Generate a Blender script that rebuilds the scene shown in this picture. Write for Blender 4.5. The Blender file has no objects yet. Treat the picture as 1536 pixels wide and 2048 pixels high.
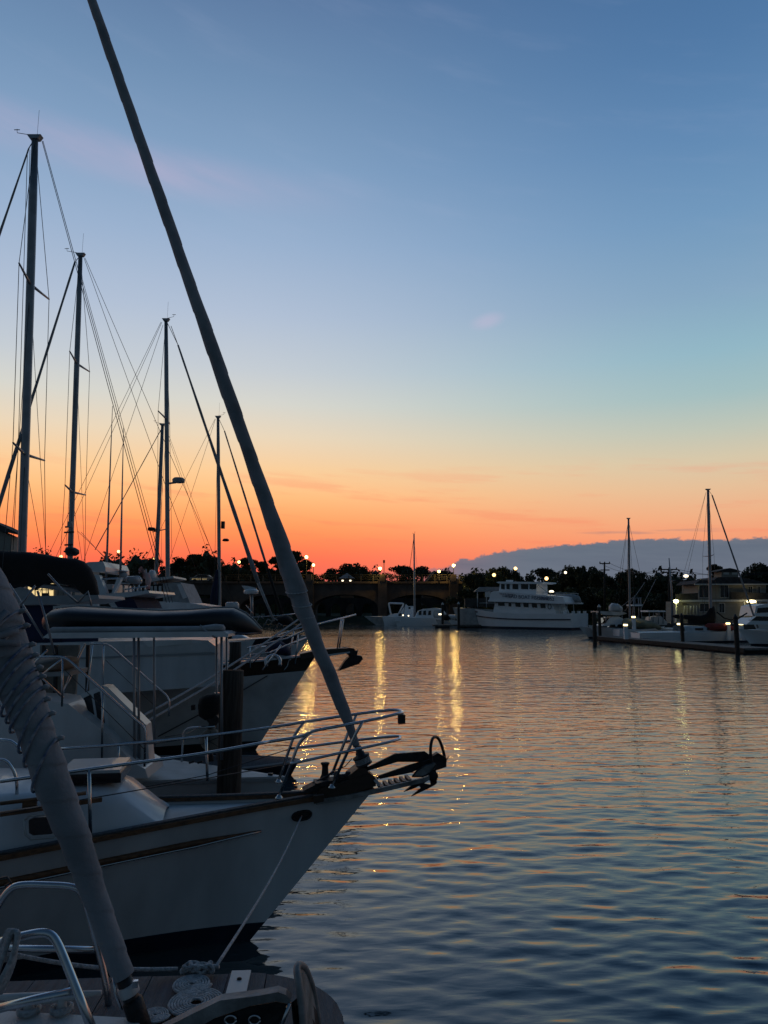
import bpy, math, random
import numpy as np
from mathutils import Vector, Matrix
rad = math.radians
SC = bpy.context.scene
COL = SC.collection

# ------------------------------------------------------------------ camera
CAM = Vector((0.0, 0.0, 2.6)); PITCH = rad(7.36); FPX = 1479.0
cd = bpy.data.cameras.new('camera'); cam = bpy.data.objects.new('camera', cd); COL.objects.link(cam)
cam.location = CAM; cam.rotation_euler = (rad(90) + PITCH, 0, 0)
cd.sensor_fit = 'VERTICAL'; cd.sensor_height = 36.0; cd.lens = FPX / 2048 * 36.0
cd.clip_start = 0.05; cd.clip_end = 8000
SC.camera = cam

def ray(px, py):
    u = (px - 768) / FPX; v = -(py - 1024) / FPX
    return Vector((u, math.cos(PITCH) - v * math.sin(PITCH), math.sin(PITCH) + v * math.cos(PITCH)))
def P(px, py, Y):
    d = ray(px, py); return CAM + d * (Y / d.y)
def Pz(px, py, z):
    d = ray(px, py); return CAM + d * ((z - CAM.z) / d.z)
def pxm(Y, py=1215):                      # metres per photo pixel at world depth Y
    return (Y / ray(768, py).y) / FPX
def azel(px, py):
    d = ray(px, py).normalized()
    return math.degrees(math.atan2(d.x, d.y)), math.degrees(math.asin(d.z))

# ------------------------------------------------------------------ world: dusk sky
def srgb(r, g, b):
    def f(c):
        c /= 255.0
        return c / 12.92 if c <= 0.04045 else ((c + 0.055) / 1.055) ** 2.4
    return (f(r), f(g), f(b), 1.0)

W = bpy.data.worlds.new('World'); SC.world = W; W.use_nodes = True
nt = W.node_tree; nt.nodes.clear()
def N(t, **k):
    n = nt.nodes.new(t)
    for a, b in k.items(): setattr(n, a, b)
    return n
def L(a, b): nt.links.new(a, b)
def M(op, a, b=None, c=None, clamp=False):
    n = N('ShaderNodeMath', operation=op); n.use_clamp = clamp
    for i, x in enumerate((a, b, c)):
        if x is None: continue
        if isinstance(x, (int, float)): n.inputs[i].default_value = x
        else: L(x, n.inputs[i])
    return n.outputs[0]
def MR(x, a, b, lo=0.0, hi=1.0, kind='LINEAR'):
    n = N('ShaderNodeMapRange', interpolation_type=kind)
    L(x, n.inputs[0])
    for i, v in zip((1, 2, 3, 4), (a, b, lo, hi)): n.inputs[i].default_value = v
    return n.outputs[0]
def RAMP(x, stops):
    n = N('ShaderNodeValToRGB'); L(x, n.inputs[0]); e = n.color_ramp.elements
    while len(e) < len(stops): e.new(0.5)
    for i, (p, c) in enumerate(stops): e[i].position = p; e[i].color = c
    return n.outputs[0]
def MIX(f, a, b):
    n = N('ShaderNodeMix', data_type='RGBA')
    if isinstance(f, (int, float)): n.inputs[0].default_value = f
    else: L(f, n.inputs[0])
    for s, x in ((6, a), (7, b)):
        if isinstance(x, tuple): n.inputs[s].default_value = x
        else: L(x, n.inputs[s])
    return n.outputs[2]

tc = N('ShaderNodeTexCoord'); sp = N('ShaderNodeSeparateXYZ'); L(tc.outputs['Generated'], sp.inputs[0])
EL = M('MULTIPLY', M('ARCSINE', sp.outputs[2]), 57.29578)
AZ = M('MULTIPLY', M('ARCTAN2', sp.outputs[0], sp.outputs[1]), 57.29578)
eln = MR(EL, 0, 90)
def stops(lst): return [(e / 90.0, srgb(*c)) for e, c in lst]
warm = stops([(0, (206, 88, 84)), (2.5, (234, 98, 80)), (3.6, (243, 106, 76)), (4.5, (248, 120, 78)), (5.5, (250, 137, 82)), (6.5, (250, 152, 92)), (7.5, (250, 167, 106)),
              (8.6, (247, 182, 122)), (10.4, (238, 195, 145)), (13, (222, 203, 176)), (15.5, (203, 202, 194)), (18, (186, 193, 200)),
              (22, (167, 181, 201)), (27, (145, 167, 195)), (32, (124, 152, 184)), (37, (105, 135, 169)), (42, (88, 116, 153)),
              (50, (50, 78, 118)), (62, (39, 62, 91)), (75, (32, 52, 76)), (90, (28, 46, 67))])
side = stops([(0, (190, 120, 110)), (3, (222, 136, 106)), (5, (230, 150, 112)), (6.5, (226, 166, 126)), (8.5, (216, 180, 144)),
              (10.5, (202, 188, 160)), (12.5, (180, 186, 172)), (15, (153, 179, 181)), (18, (137, 172, 186)), (22, (124, 156, 182)),
              (27, (106, 143, 178)), (32, (90, 128, 168)), (37, (76, 114, 156)), (42, (66, 103, 146)),
              (50, (42, 71, 108)), (62, (38, 60, 88)), (75, (31, 51, 74)), (90, (28, 46, 67))])
back = stops([(0, (54, 66, 74)), (8, (70, 85, 96)), (20, (56, 75, 92)), (40, (34, 57, 79)), (60, (29, 49, 71)), (90, (28, 46, 67))])
dz = M('ABSOLUTE', M('ADD', AZ, 19.0))
skyc = MIX(MR(dz, 6, 47, kind='SMOOTHSTEP'), RAMP(eln, warm), RAMP(eln, side))

# thin cirrus: a pinkish band rising to the left, wisps, and red streaks low down
cmb = N('ShaderNodeCombineXYZ'); L(M('MULTIPLY', AZ, 0.055), cmb.inputs[0])
L(M('ADD', M('MULTIPLY', EL, 0.32), M('MULTIPLY', AZ, 0.07)), cmb.inputs[1])
nz = N('ShaderNodeTexNoise'); nz.inputs['Scale'].default_value = 1.6; nz.inputs['Detail'].default_value = 5; nz.inputs['Roughness'].default_value = 0.55
L(cmb.outputs[0], nz.inputs['Vector'])
a0, e0 = azel(0, 243); a1, e1 = azel(640, 395); k = (e1 - e0) / (a1 - a0)
dl = M('ABSOLUTE', M('SUBTRACT', EL, M('MULTIPLY_ADD', AZ, k, e0 - k * a0)))
band = M('MULTIPLY', MR(dl, 0.1, 2.1, 1, 0, 'SMOOTHSTEP'), MR(AZ, -20, 2, 1, 0, 'SMOOTHSTEP'))
band = M('MULTIPLY', band, MR(nz.outputs[0], 0.1, 0.7))
skyc = MIX(M('MULTIPLY', band, 0.48), skyc, srgb(178, 166, 192))
aw, ew = azel(975, 642)
wx = M('MULTIPLY', M('SUBTRACT', AZ, aw), 0.45); wy = M('SUBTRACT', M('SUBTRACT', EL, ew), M('MULTIPLY', M('SUBTRACT', AZ, aw), 0.16))
wd = M('SQRT', M('ADD', M('MULTIPLY', wx, wx), M('MULTIPLY', wy, wy)))
skyc = MIX(M('MULTIPLY', MR(wd, 0.1, 0.8, 1, 0, 'SMOOTHSTEP'), 0.4), skyc, srgb(186, 176, 200))
veil = M('MULTIPLY', MR(nz.outputs[0], 0.5, 0.8, kind='SMOOTHSTEP'), MR(EL, 12, 30, 0, 0.07))
skyc = MIX(veil, skyc, srgb(172, 178, 205))
cm2 = N('ShaderNodeCombineXYZ'); L(M('MULTIPLY', AZ, 0.05), cm2.inputs[0]); L(M('MULTIPLY_ADD', EL, 0.5, M('MULTIPLY', AZ, 0.035)), cm2.inputs[1])
n2 = N('ShaderNodeTexNoise'); n2.inputs['Scale'].default_value = 1.5; n2.inputs['Detail'].default_value = 6; n2.inputs['Roughness'].default_value = 0.6
L(cm2.outputs[0], n2.inputs['Vector'])
low = M('MULTIPLY', MR(n2.outputs[0], 0.5, 0.66, kind='SMOOTHSTEP'), M('MULTIPLY', MR(EL, 2.5, 4.5, kind='SMOOTHSTEP'), MR(EL, 8.5, 12, 1, 0, 'SMOOTHSTEP')))
skyc = MIX(M('MULTIPLY', low, 0.27), skyc, srgb(232, 112, 90))

# the grey cloud bank low on the right
pts = [(480, 1172), (560, 1163), (640, 1152), (700, 1147), (760, 1142), (860, 1137), (900, 1131), (914, 1122), (925, 1114), (940, 1119), (960, 1111),
       (1000, 1103), (1040, 1098), (1100, 1091), (1180, 1085), (1240, 1079), (1330, 1076), (1420, 1078), (1536, 1074), (1700, 1066), (2100, 1085), (3000, 1140)]
fc = N('ShaderNodeFloatCurve'); cv = fc.mapping.curves[0]
cl = [azel(*p) for p in pts]; A0, A1 = -20.0, 70.0
cpts = [((a - A0) / (A1 - A0), e / 10.0) for a, e in cl]
while len(cv.points) < len(cpts): cv.points.new(0.5, 0.5)
for q, (x, y) in zip(cv.points, cpts): q.location = (x, y); q.handle_type = 'AUTO_CLAMPED'
fc.mapping.update(); L(MR(AZ, A0, A1), fc.inputs['Value'])
cm3 = N('ShaderNodeCombineXYZ'); L(AZ, cm3.inputs[0]); L(M('MULTIPLY', EL, 1.6), cm3.inputs[1])
n3 = N('ShaderNodeTexNoise'); n3.inputs['Scale'].default_value = 1.5; n3.inputs['Detail'].default_value = 7; n3.inputs['Roughness'].default_value = 0.62
L(cm3.outputs[0], n3.inputs['Vector'])
top = M('ADD', M('MULTIPLY', fc.outputs[0], 10.0), M('MULTIPLY', M('SUBTRACT', n3.outputs[0], 0.5), 0.85))
gap = M('SUBTRACT', top, EL)
bank = M('MULTIPLY', MR(gap, -0.05, 0.17, kind='SMOOTHSTEP'), MR(AZ, 1.0, 6.0, 0.16, 1, 'SMOOTHSTEP'))
bank = M('MULTIPLY', bank, MR(AZ, 50, 75, 1, 0))
cc = MIX(MR(AZ, 1, 12, kind='SMOOTHSTEP'), srgb(134, 108, 118), srgb(96, 106, 120))
cc = MIX(MR(gap, 0.0, 2.4, 0.0, 0.55), cc, srgb(106, 112, 126))
cc = MIX(M('MULTIPLY', MR(n2.outputs[0], 0.4, 0.65, kind='SMOOTHSTEP'), 0.4), cc, srgb(84, 93, 110))
cc = MIX(M('MULTIPLY', M('MULTIPLY', MR(gap, 0.05, 0.55, 1, 0), MR(n3.outputs[0], 0.4, 0.6)), 0.35), cc, srgb(126, 120, 128))
skyc = MIX(bank, skyc, cc)
flat = M('MULTIPLY', MR(n2.outputs[0], 0.44, 0.56, kind='SMOOTHSTEP'), M('MULTIPLY', MR(M('ABSOLUTE', M('SUBTRACT', EL, 5.45)), 0.08, 0.2, 1, 0), M('MULTIPLY', MR(AZ, 14, 17, kind='SMOOTHSTEP'), MR(AZ, 22, 25, 1, 0))))
skyc = MIX(M('MULTIPLY', flat, 0.5), skyc, srgb(112, 106, 120))
skyc = MIX(MR(M('ABSOLUTE', AZ), 44, 104, kind='SMOOTHSTEP'), skyc, RAMP(eln, back))

SUN_AZ, SUN_EL = -15.0, 1.0
ns = N('ShaderNodeTexSky', sky_type='NISHITA', sun_disc=False); ns.sun_elevation = rad(SUN_EL); ns.sun_rotation = rad(SUN_AZ)
b1 = N('ShaderNodeBackground'); L(skyc, b1.inputs[0]); b1.inputs[1].default_value = 1.0
b2 = N('ShaderNodeBackground'); L(ns.outputs[0], b2.inputs[0]); b2.inputs[1].default_value = 0.0004
ad = N('ShaderNodeAddShader'); L(b1.outputs[0], ad.inputs[0]); L(b2.outputs[0], ad.inputs[1])
wo = N('ShaderNodeOutputWorld'); L(ad.outputs[0], wo.inputs[0])

# the sun has set: only a trace of warm light comes over the horizon
sd = bpy.data.lights.new('sun', 'SUN'); so = bpy.data.objects.new('sun', sd); COL.objects.link(so)
sd.energy = 0.03; sd.angle = rad(2.5); sd.color = (1.0, 0.5, 0.28)
sv = Vector((math.sin(rad(SUN_AZ)), math.cos(rad(SUN_AZ)), math.sin(rad(0.8))))
so.rotation_euler = sv.to_track_quat('Z', 'Y').to_euler(); so.location = (-20, 80, 40)

vs = SC.view_settings; vs.view_transform = 'Standard'; vs.look = 'None'; vs.exposure = 0.2; vs.gamma = 1.0; vs.use_curve_mapping = False
SC.cycles.use_denoising = True
SC.cycles.max_bounces = 6; SC.cycles.glossy_bounces = 4; SC.cycles.sample_clamp_indirect = 8.0; SC.cycles.sample_clamp_direct = 0.0
SC.cycles.caustics_reflective = True

# ------------------------------------------------------------------ materials
def material(name, col, rough=0.5, metal=0.0, var=0.12, scale=6.0, bump=0.0, bscale=40.0, stretch=(1, 1, 1), col2=None, coat=0.0):
    m = bpy.data.materials.new(name); m.use_nodes = True; t = m.node_tree; b = t.nodes['Principled BSDF']
    b.inputs['Roughness'].default_value = rough; b.inputs['Metallic'].default_value = metal
    if coat: b.inputs['Coat Weight'].default_value = coat
    c = t.nodes.new('ShaderNodeTexCoord'); mp = t.nodes.new('ShaderNodeMapping'); mp.inputs['Scale'].default_value = stretch
    t.links.new(c.outputs['Object'], mp.inputs[0])
    n = t.nodes.new('ShaderNodeTexNoise'); n.inputs['Scale'].default_value = scale; n.inputs['Detail'].default_value = 5
    t.links.new(mp.outputs[0], n.inputs['Vector'])
    r = t.nodes.new('ShaderNodeValToRGB'); e = r.color_ramp.elements
    c2 = col2 or tuple(x * (1 - var * 1.6) for x in col)
    e[0].position = 0.32; e[0].color = (*c2, 1); e[1].position = 0.66; e[1].color = (*[min(1, x * (1 + var * 0.5)) for x in col], 1)
    t.links.new(n.outputs[0], r.inputs[0]); t.links.new(r.outputs[0], b.inputs['Base Color'])
    mr = t.nodes.new('ShaderNodeMapRange'); mr.inputs[3].default_value = max(0.02, rough - 0.1); mr.inputs[4].default_value = min(1, rough + 0.12)
    t.links.new(n.outputs[0], mr.inputs[0]); t.links.new(mr.outputs[0], b.inputs['Roughness'])
    if bump:
        n2 = t.nodes.new('ShaderNodeTexNoise'); n2.inputs['Scale'].default_value = bscale; n2.inputs['Detail'].default_value = 4
        t.links.new(mp.outputs[0], n2.inputs['Vector'])
        bp = t.nodes.new('ShaderNodeBump'); bp.inputs['Strength'].default_value = bump; bp.inputs['Distance'].default_value = 0.02
        t.links.new(n2.outputs[0], bp.inputs['Height']); t.links.new(bp.outputs[0], b.inputs['Normal'])
    return m
def emitter(name, col, strength):
    m = bpy.data.materials.new(name); m.use_nodes = True; b = m.node_tree.nodes['Principled BSDF']
    b.inputs['Base Color'].default_value = (0.8, 0.8, 0.75, 1)
    b.inputs['Emission Color'].default_value = (*col, 1); b.inputs['Emission Strength'].default_value = strength
    return m

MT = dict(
    gel=material('white gelcoat', (0.60, 0.62, 0.63), 0.32, var=0.16, scale=1.3, coat=0.2, stretch=(1.6, 1.6, 0.35), bump=0.05, bscale=3),  # darker white: shade on the nearer boats is put into the colour
    farwhite=material('brightened boat white', (0.86, 0.87, 0.88), 0.45, var=0.05, scale=0.7),  # lighter white: the open light on far boats is put into the colour
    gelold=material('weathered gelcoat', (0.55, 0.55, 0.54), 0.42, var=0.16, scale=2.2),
    deckw=material('white nonskid deck', (0.58, 0.6, 0.6), 0.5, var=0.12, scale=5, bump=0.25, bscale=160),
    navy=material('navy paint', (0.012, 0.017, 0.035), 0.35, var=0.2),
    black=material('black paint', (0.012, 0.012, 0.014), 0.45, var=0.3),
    bottom=material('dark antifouling paint', (0.015, 0.016, 0.022), 0.7, var=0.4, scale=4),
    teak=material('oiled teak', (0.16, 0.075, 0.032), 0.5, var=0.35, scale=9, stretch=(0.6, 6, 6), bump=0.15),
    teakgrey=material('grey weathered teak', (0.075, 0.086, 0.098), 0.75, var=0.3, scale=7, stretch=(8, 0.8, 8), bump=0.4, bscale=30),
    brown=material('dark brown timber bulwark', (0.045, 0.024, 0.014), 0.45, var=0.3, scale=5, stretch=(0.4, 5, 5)),
    steel=material('stainless steel', (0.55, 0.56, 0.58), 0.22, metal=1.0, var=0.08, scale=20),
    alu=material('anodised aluminium', (0.30, 0.31, 0.33), 0.45, metal=0.7, var=0.15, scale=3),
    galv=material('galvanised steel', (0.27, 0.27, 0.265), 0.55, metal=0.25, var=0.35, scale=14, bump=0.2),
    iron=material('dark weathered iron', (0.035, 0.034, 0.036), 0.55, metal=0.5, var=0.4, scale=16, bump=0.3),
    wire=material('rigging wire', (0.06, 0.06, 0.065), 0.5, metal=0.6, var=0.1),
    rope=material('pale rope', (0.44, 0.45, 0.46), 0.85, var=0.25, scale=60, bump=0.6, bscale=120),
    ropeb=material('blue flecked rope', (0.05, 0.08, 0.15), 0.85, var=0.5, scale=45, col2=(0.35, 0.36, 0.38)),
    sail=material('grey sail cover cloth', (0.25, 0.265, 0.285), 0.85, var=0.2, scale=4, bump=0.35, bscale=26),
    sailpale=material('pale sun worn sailcloth', (0.36, 0.36, 0.36), 0.85, var=0.16, scale=5, bump=0.3, bscale=30),
    canvas=material('black canvas', (0.012, 0.010, 0.010), 0.9, var=0.35, scale=5, bump=0.3, bscale=30),
    bcanvas=material('navy canvas', (0.016, 0.020, 0.055), 0.9, var=0.25, scale=4, bump=0.3, bscale=25),
    greencanvas=material('olive canvas', (0.24, 0.24, 0.17), 0.9, var=0.25, scale=1.5, bump=0.3, bscale=10),
    redcanvas=material('maroon canvas', (0.24, 0.04, 0.035), 0.9, var=0.25, scale=2, bump=0.3, bscale=12),
    tan=material('tan cover fabric', (0.22, 0.20, 0.17), 0.85, var=0.2, scale=6, bump=0.3),
    vinyl=material('grey vinyl', (0.30, 0.31, 0.32), 0.6, var=0.12, scale=4),
    glass=material('dark window glass', (0.012, 0.014, 0.018), 0.08, var=0.1),
    acryl=material('smoked acrylic', (0.02, 0.02, 0.025), 0.15, var=0.2),
    pile=material('creosoted timber', (0.050, 0.042, 0.034), 0.85, var=0.5, scale=5, stretch=(8, 8, 0.7), bump=0.6, bscale=20),
    dockwood=material('weathered dock timber', (0.17, 0.155, 0.14), 0.85, var=0.3, scale=3, bump=0.4),
    concrete=material('pinkish bridge concrete', (0.11, 0.082, 0.07), 0.9, var=0.3, scale=0.5, bump=0.3, bscale=4),
    stonedark=material('stained concrete', (0.075, 0.066, 0.06), 0.9, var=0.35, scale=0.6, bump=0.3, bscale=5),
    siding=material('pale house siding', (0.28, 0.265, 0.235), 0.8, var=0.12, scale=0.8, bump=0.25, bscale=6, stretch=(0.3, 0.3, 6)),
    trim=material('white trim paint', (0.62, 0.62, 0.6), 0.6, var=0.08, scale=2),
    roof=material('dark shingle roof', (0.05, 0.048, 0.05), 0.9, var=0.35, scale=3, bump=0.4, bscale=9),
    bark=material('bark', (0.05, 0.036, 0.026), 0.95, var=0.4, scale=4, bump=0.6, bscale=14, stretch=(3, 3, 0.6)),
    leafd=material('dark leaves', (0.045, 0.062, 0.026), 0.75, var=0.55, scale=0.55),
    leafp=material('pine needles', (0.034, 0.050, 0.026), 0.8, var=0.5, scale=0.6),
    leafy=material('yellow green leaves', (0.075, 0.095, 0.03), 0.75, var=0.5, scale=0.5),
    grass=material('bank grass', (0.045, 0.065, 0.024), 0.95, var=0.4, scale=0.3, bump=0.5, bscale=3),
    rock=material('dark bank stone', (0.06, 0.055, 0.05), 0.95, var=0.4, scale=0.6, bump=0.8, bscale=2),
    asphalt=material('asphalt', (0.05, 0.05, 0.05), 0.9, var=0.2, scale=2),
    ltext=material('faded lettering paint', (0.16, 0.16, 0.22), 0.6, var=0.2),
    rtext=material('dark red lettering paint', (0.12, 0.05, 0.06), 0.6, var=0.2),
    atext=material('pale engraved lettering', (0.20, 0.20, 0.2), 0.6, var=0.1),
    flag=material('faded red and pale flag cloth', (0.55, 0.22, 0.2), 0.9, var=0.2, scale=5, col2=(0.6, 0.5, 0.46)),
    orange=material('red brown float', (0.2, 0.05, 0.03), 0.6, var=0.2),
    lamp=emitter('lit lamp globe', (1.0, 0.60, 0.22), 2.6),
    lampw=emitter('lit white lamp', (1.0, 0.86, 0.6), 2.4),
    lampsmall=emitter('lit dock lamp', (1.0, 0.78, 0.36), 3.5),
    glow=emitter('lit room', (1.0, 0.72, 0.3), 0.8),
)

# ------------------------------------------------------------------ mesh helpers (all in world coordinates)
WM = {}
class MB:
    def __init__(s): s.v = []; s.f = []; s.sm = []
    def add(s, vs, fs, smooth=True):
        o = len(s.v); s.v.extend(Vector(x) for x in vs)
        for f in fs: s.f.append([o + i for i in f]); s.sm.append(smooth)
        return s
    def hexa(s, p):                        # 4 bottom then 4 top
        return s.add(p, [(3, 2, 1, 0), (4, 5, 6, 7), (0, 1, 5, 4), (1, 2, 6, 5), (2, 3, 7, 6), (3, 0, 4, 7)], False)
    def box(s, c, size, rz=0.0, d=None):
        c = Vector(c); hx, hy, hz = size[0] / 2, size[1] / 2, size[2] / 2
        ex = Vector((math.cos(rz), math.sin(rz), 0)); ey = Vector((-math.sin(rz), math.cos(rz), 0)); ez = Vector((0, 0, 1))
        q = [c + ex * a * hx + ey * b * hy + ez * z * hz for z in (-1, 1) for a, b in ((-1, -1), (1, -1), (1, 1), (-1, 1))]
        return s.hexa(q)
    def rings(s, R, closed=True, caps=True, smooth=True):
        n = len(R[0]); vs = [p for r in R for p in r]; fs = []
        m = n if closed else n - 1
        for i in range(len(R) - 1):
            for j in range(m):
                a = i * n + j; b = i * n + (j + 1) % n
                fs.append((a, b, b + n, a + n))
        if caps and closed:
            fs.append(tuple(range(n - 1, -1, -1))); fs.append(tuple((len(R) - 1) * n + j for j in range(n)))
        return s.add(vs, fs, smooth)
    def tube(s, pts, r, n=8, caps=True):
        pts = [Vector(p) for p in pts]; rs = r if isinstance(r, (list, tuple)) else [r] * len(pts)
        T = []
        for i in range(len(pts)):
            a = pts[max(i - 1, 0)]; b = pts[min(i + 1, len(pts) - 1)]; t = (b - a)
            T.append(t.normalized() if t.length > 1e-9 else Vector((0, 0, 1)))
        ref = Vector((0, 0, 1)) if abs(T[0].z) < 0.9 else Vector((0, 1, 0))
        nrm = T[0].cross(ref).normalized(); R = []
        for i, p in enumerate(pts):
            nrm = (nrm - T[i] * nrm.dot(T[i]))
            nrm = nrm.normalized() if nrm.length > 1e-6 else T[i].orthogonal().normalized()
            bi = T[i].cross(nrm)
            R.append([p + (nrm * math.cos(2 * math.pi * j / n) + bi * math.sin(2 * math.pi * j / n)) * rs[i] for j in range(n)])
        return s.rings(R, True, caps)
    def prism(s, pts, vec):
        pts = [Vector(p) for p in pts]; vec = Vector(vec); n = len(pts)
        fs = [tuple(range(n - 1, -1, -1)), tuple(range(n, 2 * n))] + [(i, (i + 1) % n, n + (i + 1) % n, n + i) for i in range(n)]
        return s.add(pts + [p + vec for p in pts], fs, False)
    def lathe(s, o, axis, prof, n=16):     # prof: (r, h)
        o = Vector(o); ax = Vector(axis).normalized(); u = ax.orthogonal().normalized(); w = ax.cross(u)
        R = [[o + ax * h + (u * math.cos(2 * math.pi * j / n) + w * math.sin(2 * math.pi * j / n)) * max(r, 1e-4) for j in range(n)] for r, h in prof]
        return s.rings(R)
    def ball(s, c, r, n=12, m=8):
        c = Vector(c); rr = Vector((r, r, r)) if isinstance(r, (int, float)) else Vector(r)
        R = [[c + Vector((math.cos(2 * math.pi * j / n) * math.sin(t) * rr.x, math.sin(2 * math.pi * j / n) * math.sin(t) * rr.y, math.cos(t) * rr.z))
              for j in range(n)] for t in [max(0.02, min(math.pi - 0.02, math.pi * i / m)) for i in range(m + 1)]]
        return s.rings(R)
    def sweep(s, pts, w, h, up=0.0):       # flat bar along a line: w across (horizontal), h high
        pts = [Vector(p) for p in pts]; R = []
        for i, p in enumerate(pts):
            t = pts[min(i + 1, len(pts) - 1)] - pts[max(i - 1, 0)]; t.z = 0
            l = Vector((-t.y, t.x, 0)).normalized() * (w / 2)
            R.append([p - l + Vector((0, 0, up)), p + l + Vector((0, 0, up)), p + l + Vector((0, 0, up + h)), p - l + Vector((0, 0, up + h))])
        return s.rings(R, smooth=False)

def props(o, label=None, cat=None, group=None, kind=None):
    if label: o['label'] = label
    if cat: o['category'] = cat
    if group: o['group'] = group
    if kind: o['kind'] = kind
    return o
def root(name, loc, label, cat, group=None, rz=0.0):
    o = bpy.data.objects.new(name, None); o.empty_display_size = 0.3; COL.objects.link(o)
    o.location = loc; o.rotation_euler = (0, 0, rz); WM[o.name] = Matrix.Translation(Vector(loc)) @ Matrix.Rotation(rz, 4, 'Z')
    return props(o, label, cat, group)
def obj(name, mb, mat, parent=None, label=None, cat=None, group=None, kind=None):
    if parent is not None: m4 = WM[parent.name]
    else:
        xs = [v.x for v in mb.v]; ys = [v.y for v in mb.v]; zs = [v.z for v in mb.v]
        m4 = Matrix.Translation(((min(xs) + max(xs)) / 2, (min(ys) + max(ys)) / 2, min(zs)))
    inv = m4.inverted(); me = bpy.data.meshes.new(name)
    me.from_pydata([inv @ v for v in mb.v], [], mb.f)
    me.polygons.foreach_set('use_smooth', mb.sm); me.validate(); me.update()
    me.materials.append(MT[mat] if isinstance(mat, str) else mat)
    o = bpy.data.objects.new(name, me); COL.objects.link(o)
    if parent is not None: o.parent = parent
    else: o.matrix_world = m4
    WM[o.name] = m4
    return props(o, label, cat, group, kind)
def copy_tree(o, loc=None, rz=None, sc=None, parent=None):
    c = o.copy(); COL.objects.link(c)
    if parent is not None: c.parent = parent
    if loc is not None: c.location = loc
    if rz is not None: c.rotation_euler = (0, 0, rz)
    if sc is not None: c.scale = sc if not isinstance(sc, (int, float)) else (sc, sc, sc)
    for ch in [x for x in bpy.data.objects if x.parent == o]: copy_tree(ch, parent=c)
    return c
def words(name, text, o, ex, ez, size, mat, parent):     # flat lettering: text laid along ex, upright ez
    cu = bpy.data.curves.new(name, 'FONT'); cu.body = text; cu.size = size; cu.extrude = size * 0.02; cu.align_x = 'CENTER'; cu.align_y = 'CENTER'
    t = bpy.data.objects.new(name, cu); COL.objects.link(t)
    dg = bpy.context.evaluated_depsgraph_get(); me = bpy.data.meshes.new_from_object(t.evaluated_get(dg)); bpy.data.objects.remove(t)
    ex = Vector(ex).normalized(); ez = Vector(ez).normalized(); o = Vector(o); nn = ex.cross(ez)
    mb = MB(); mb.add([o + ex * v.co.x + ez * v.co.y + nn * v.co.z for v in me.vertices], [tuple(p.vertices) for p in me.polygons], False)
    return obj(name, mb, mat, parent)

class Plane:                                # a boat's upright centre plane: x forward, off to the far side
    def __init__(s, ox, oy, ang):
        s.o = Vector((ox, oy, 0)); s.ang = rad(ang); s.d = Vector((math.cos(s.ang), math.sin(s.ang), 0))
        s.n = Vector((-math.sin(s.ang), math.cos(s.ang), 0))
        if s.n.y < 0: s.n = -s.n            # off > 0 is always away from the camera side
    def at(s, px, py, off=0.0):
        d = ray(px, py); t = ((s.o - CAM).dot(s.n) + off) / d.dot(s.n); return CAM + d * t
    def loc(s, x, off, z): return s.o + s.d * x + s.n * off + Vector((0, 0, z))
    def inv(s, p):
        q = Vector(p) - s.o; return q.dot(s.d), q.dot(s.n), q.z
    def line(s, pts, off=0.0): return [s.at(x, y, off) for x, y in pts]

def spline(pts, k=6):                       # Catmull-Rom through points
    pts = [Vector(p) for p in pts]
    if len(pts) < 3: return pts
    q = [pts[0] * 2 - pts[1]] + pts + [pts[-1] * 2 - pts[-2]]; out = []
    for i in range(1, len(q) - 2):
        for j in range(k):
            t = j / k
            out.append(0.5 * ((2 * q[i]) + (q[i + 1] - q[i - 1]) * t + (2 * q[i - 1] - 5 * q[i] + 4 * q[i + 1] - q[i + 2]) * t * t
                              + (3 * q[i] - q[i - 1] - 3 * q[i + 1] + q[i + 2]) * t ** 3))
    return out + [pts[-1]]
def fillet(pts, r=0.12, k=5):               # polyline with rounded corners
    pts = [Vector(p) for p in pts]; out = [pts[0]]
    for i in range(1, len(pts) - 1):
        a, b, c = pts[i - 1], pts[i], pts[i + 1]
        d1 = min(r, (a - b).length * 0.45); d2 = min(r, (c - b).length * 0.45)
        p1 = b + (a - b).normalized() * d1; p2 = b + (c - b).normalized() * d2
        for j in range(k + 1):
            t = j / k; out.append(p1 * (1 - t) ** 2 + b * 2 * t * (1 - t) + p2 * t * t)
    return out + [pts[-1]]

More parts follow.
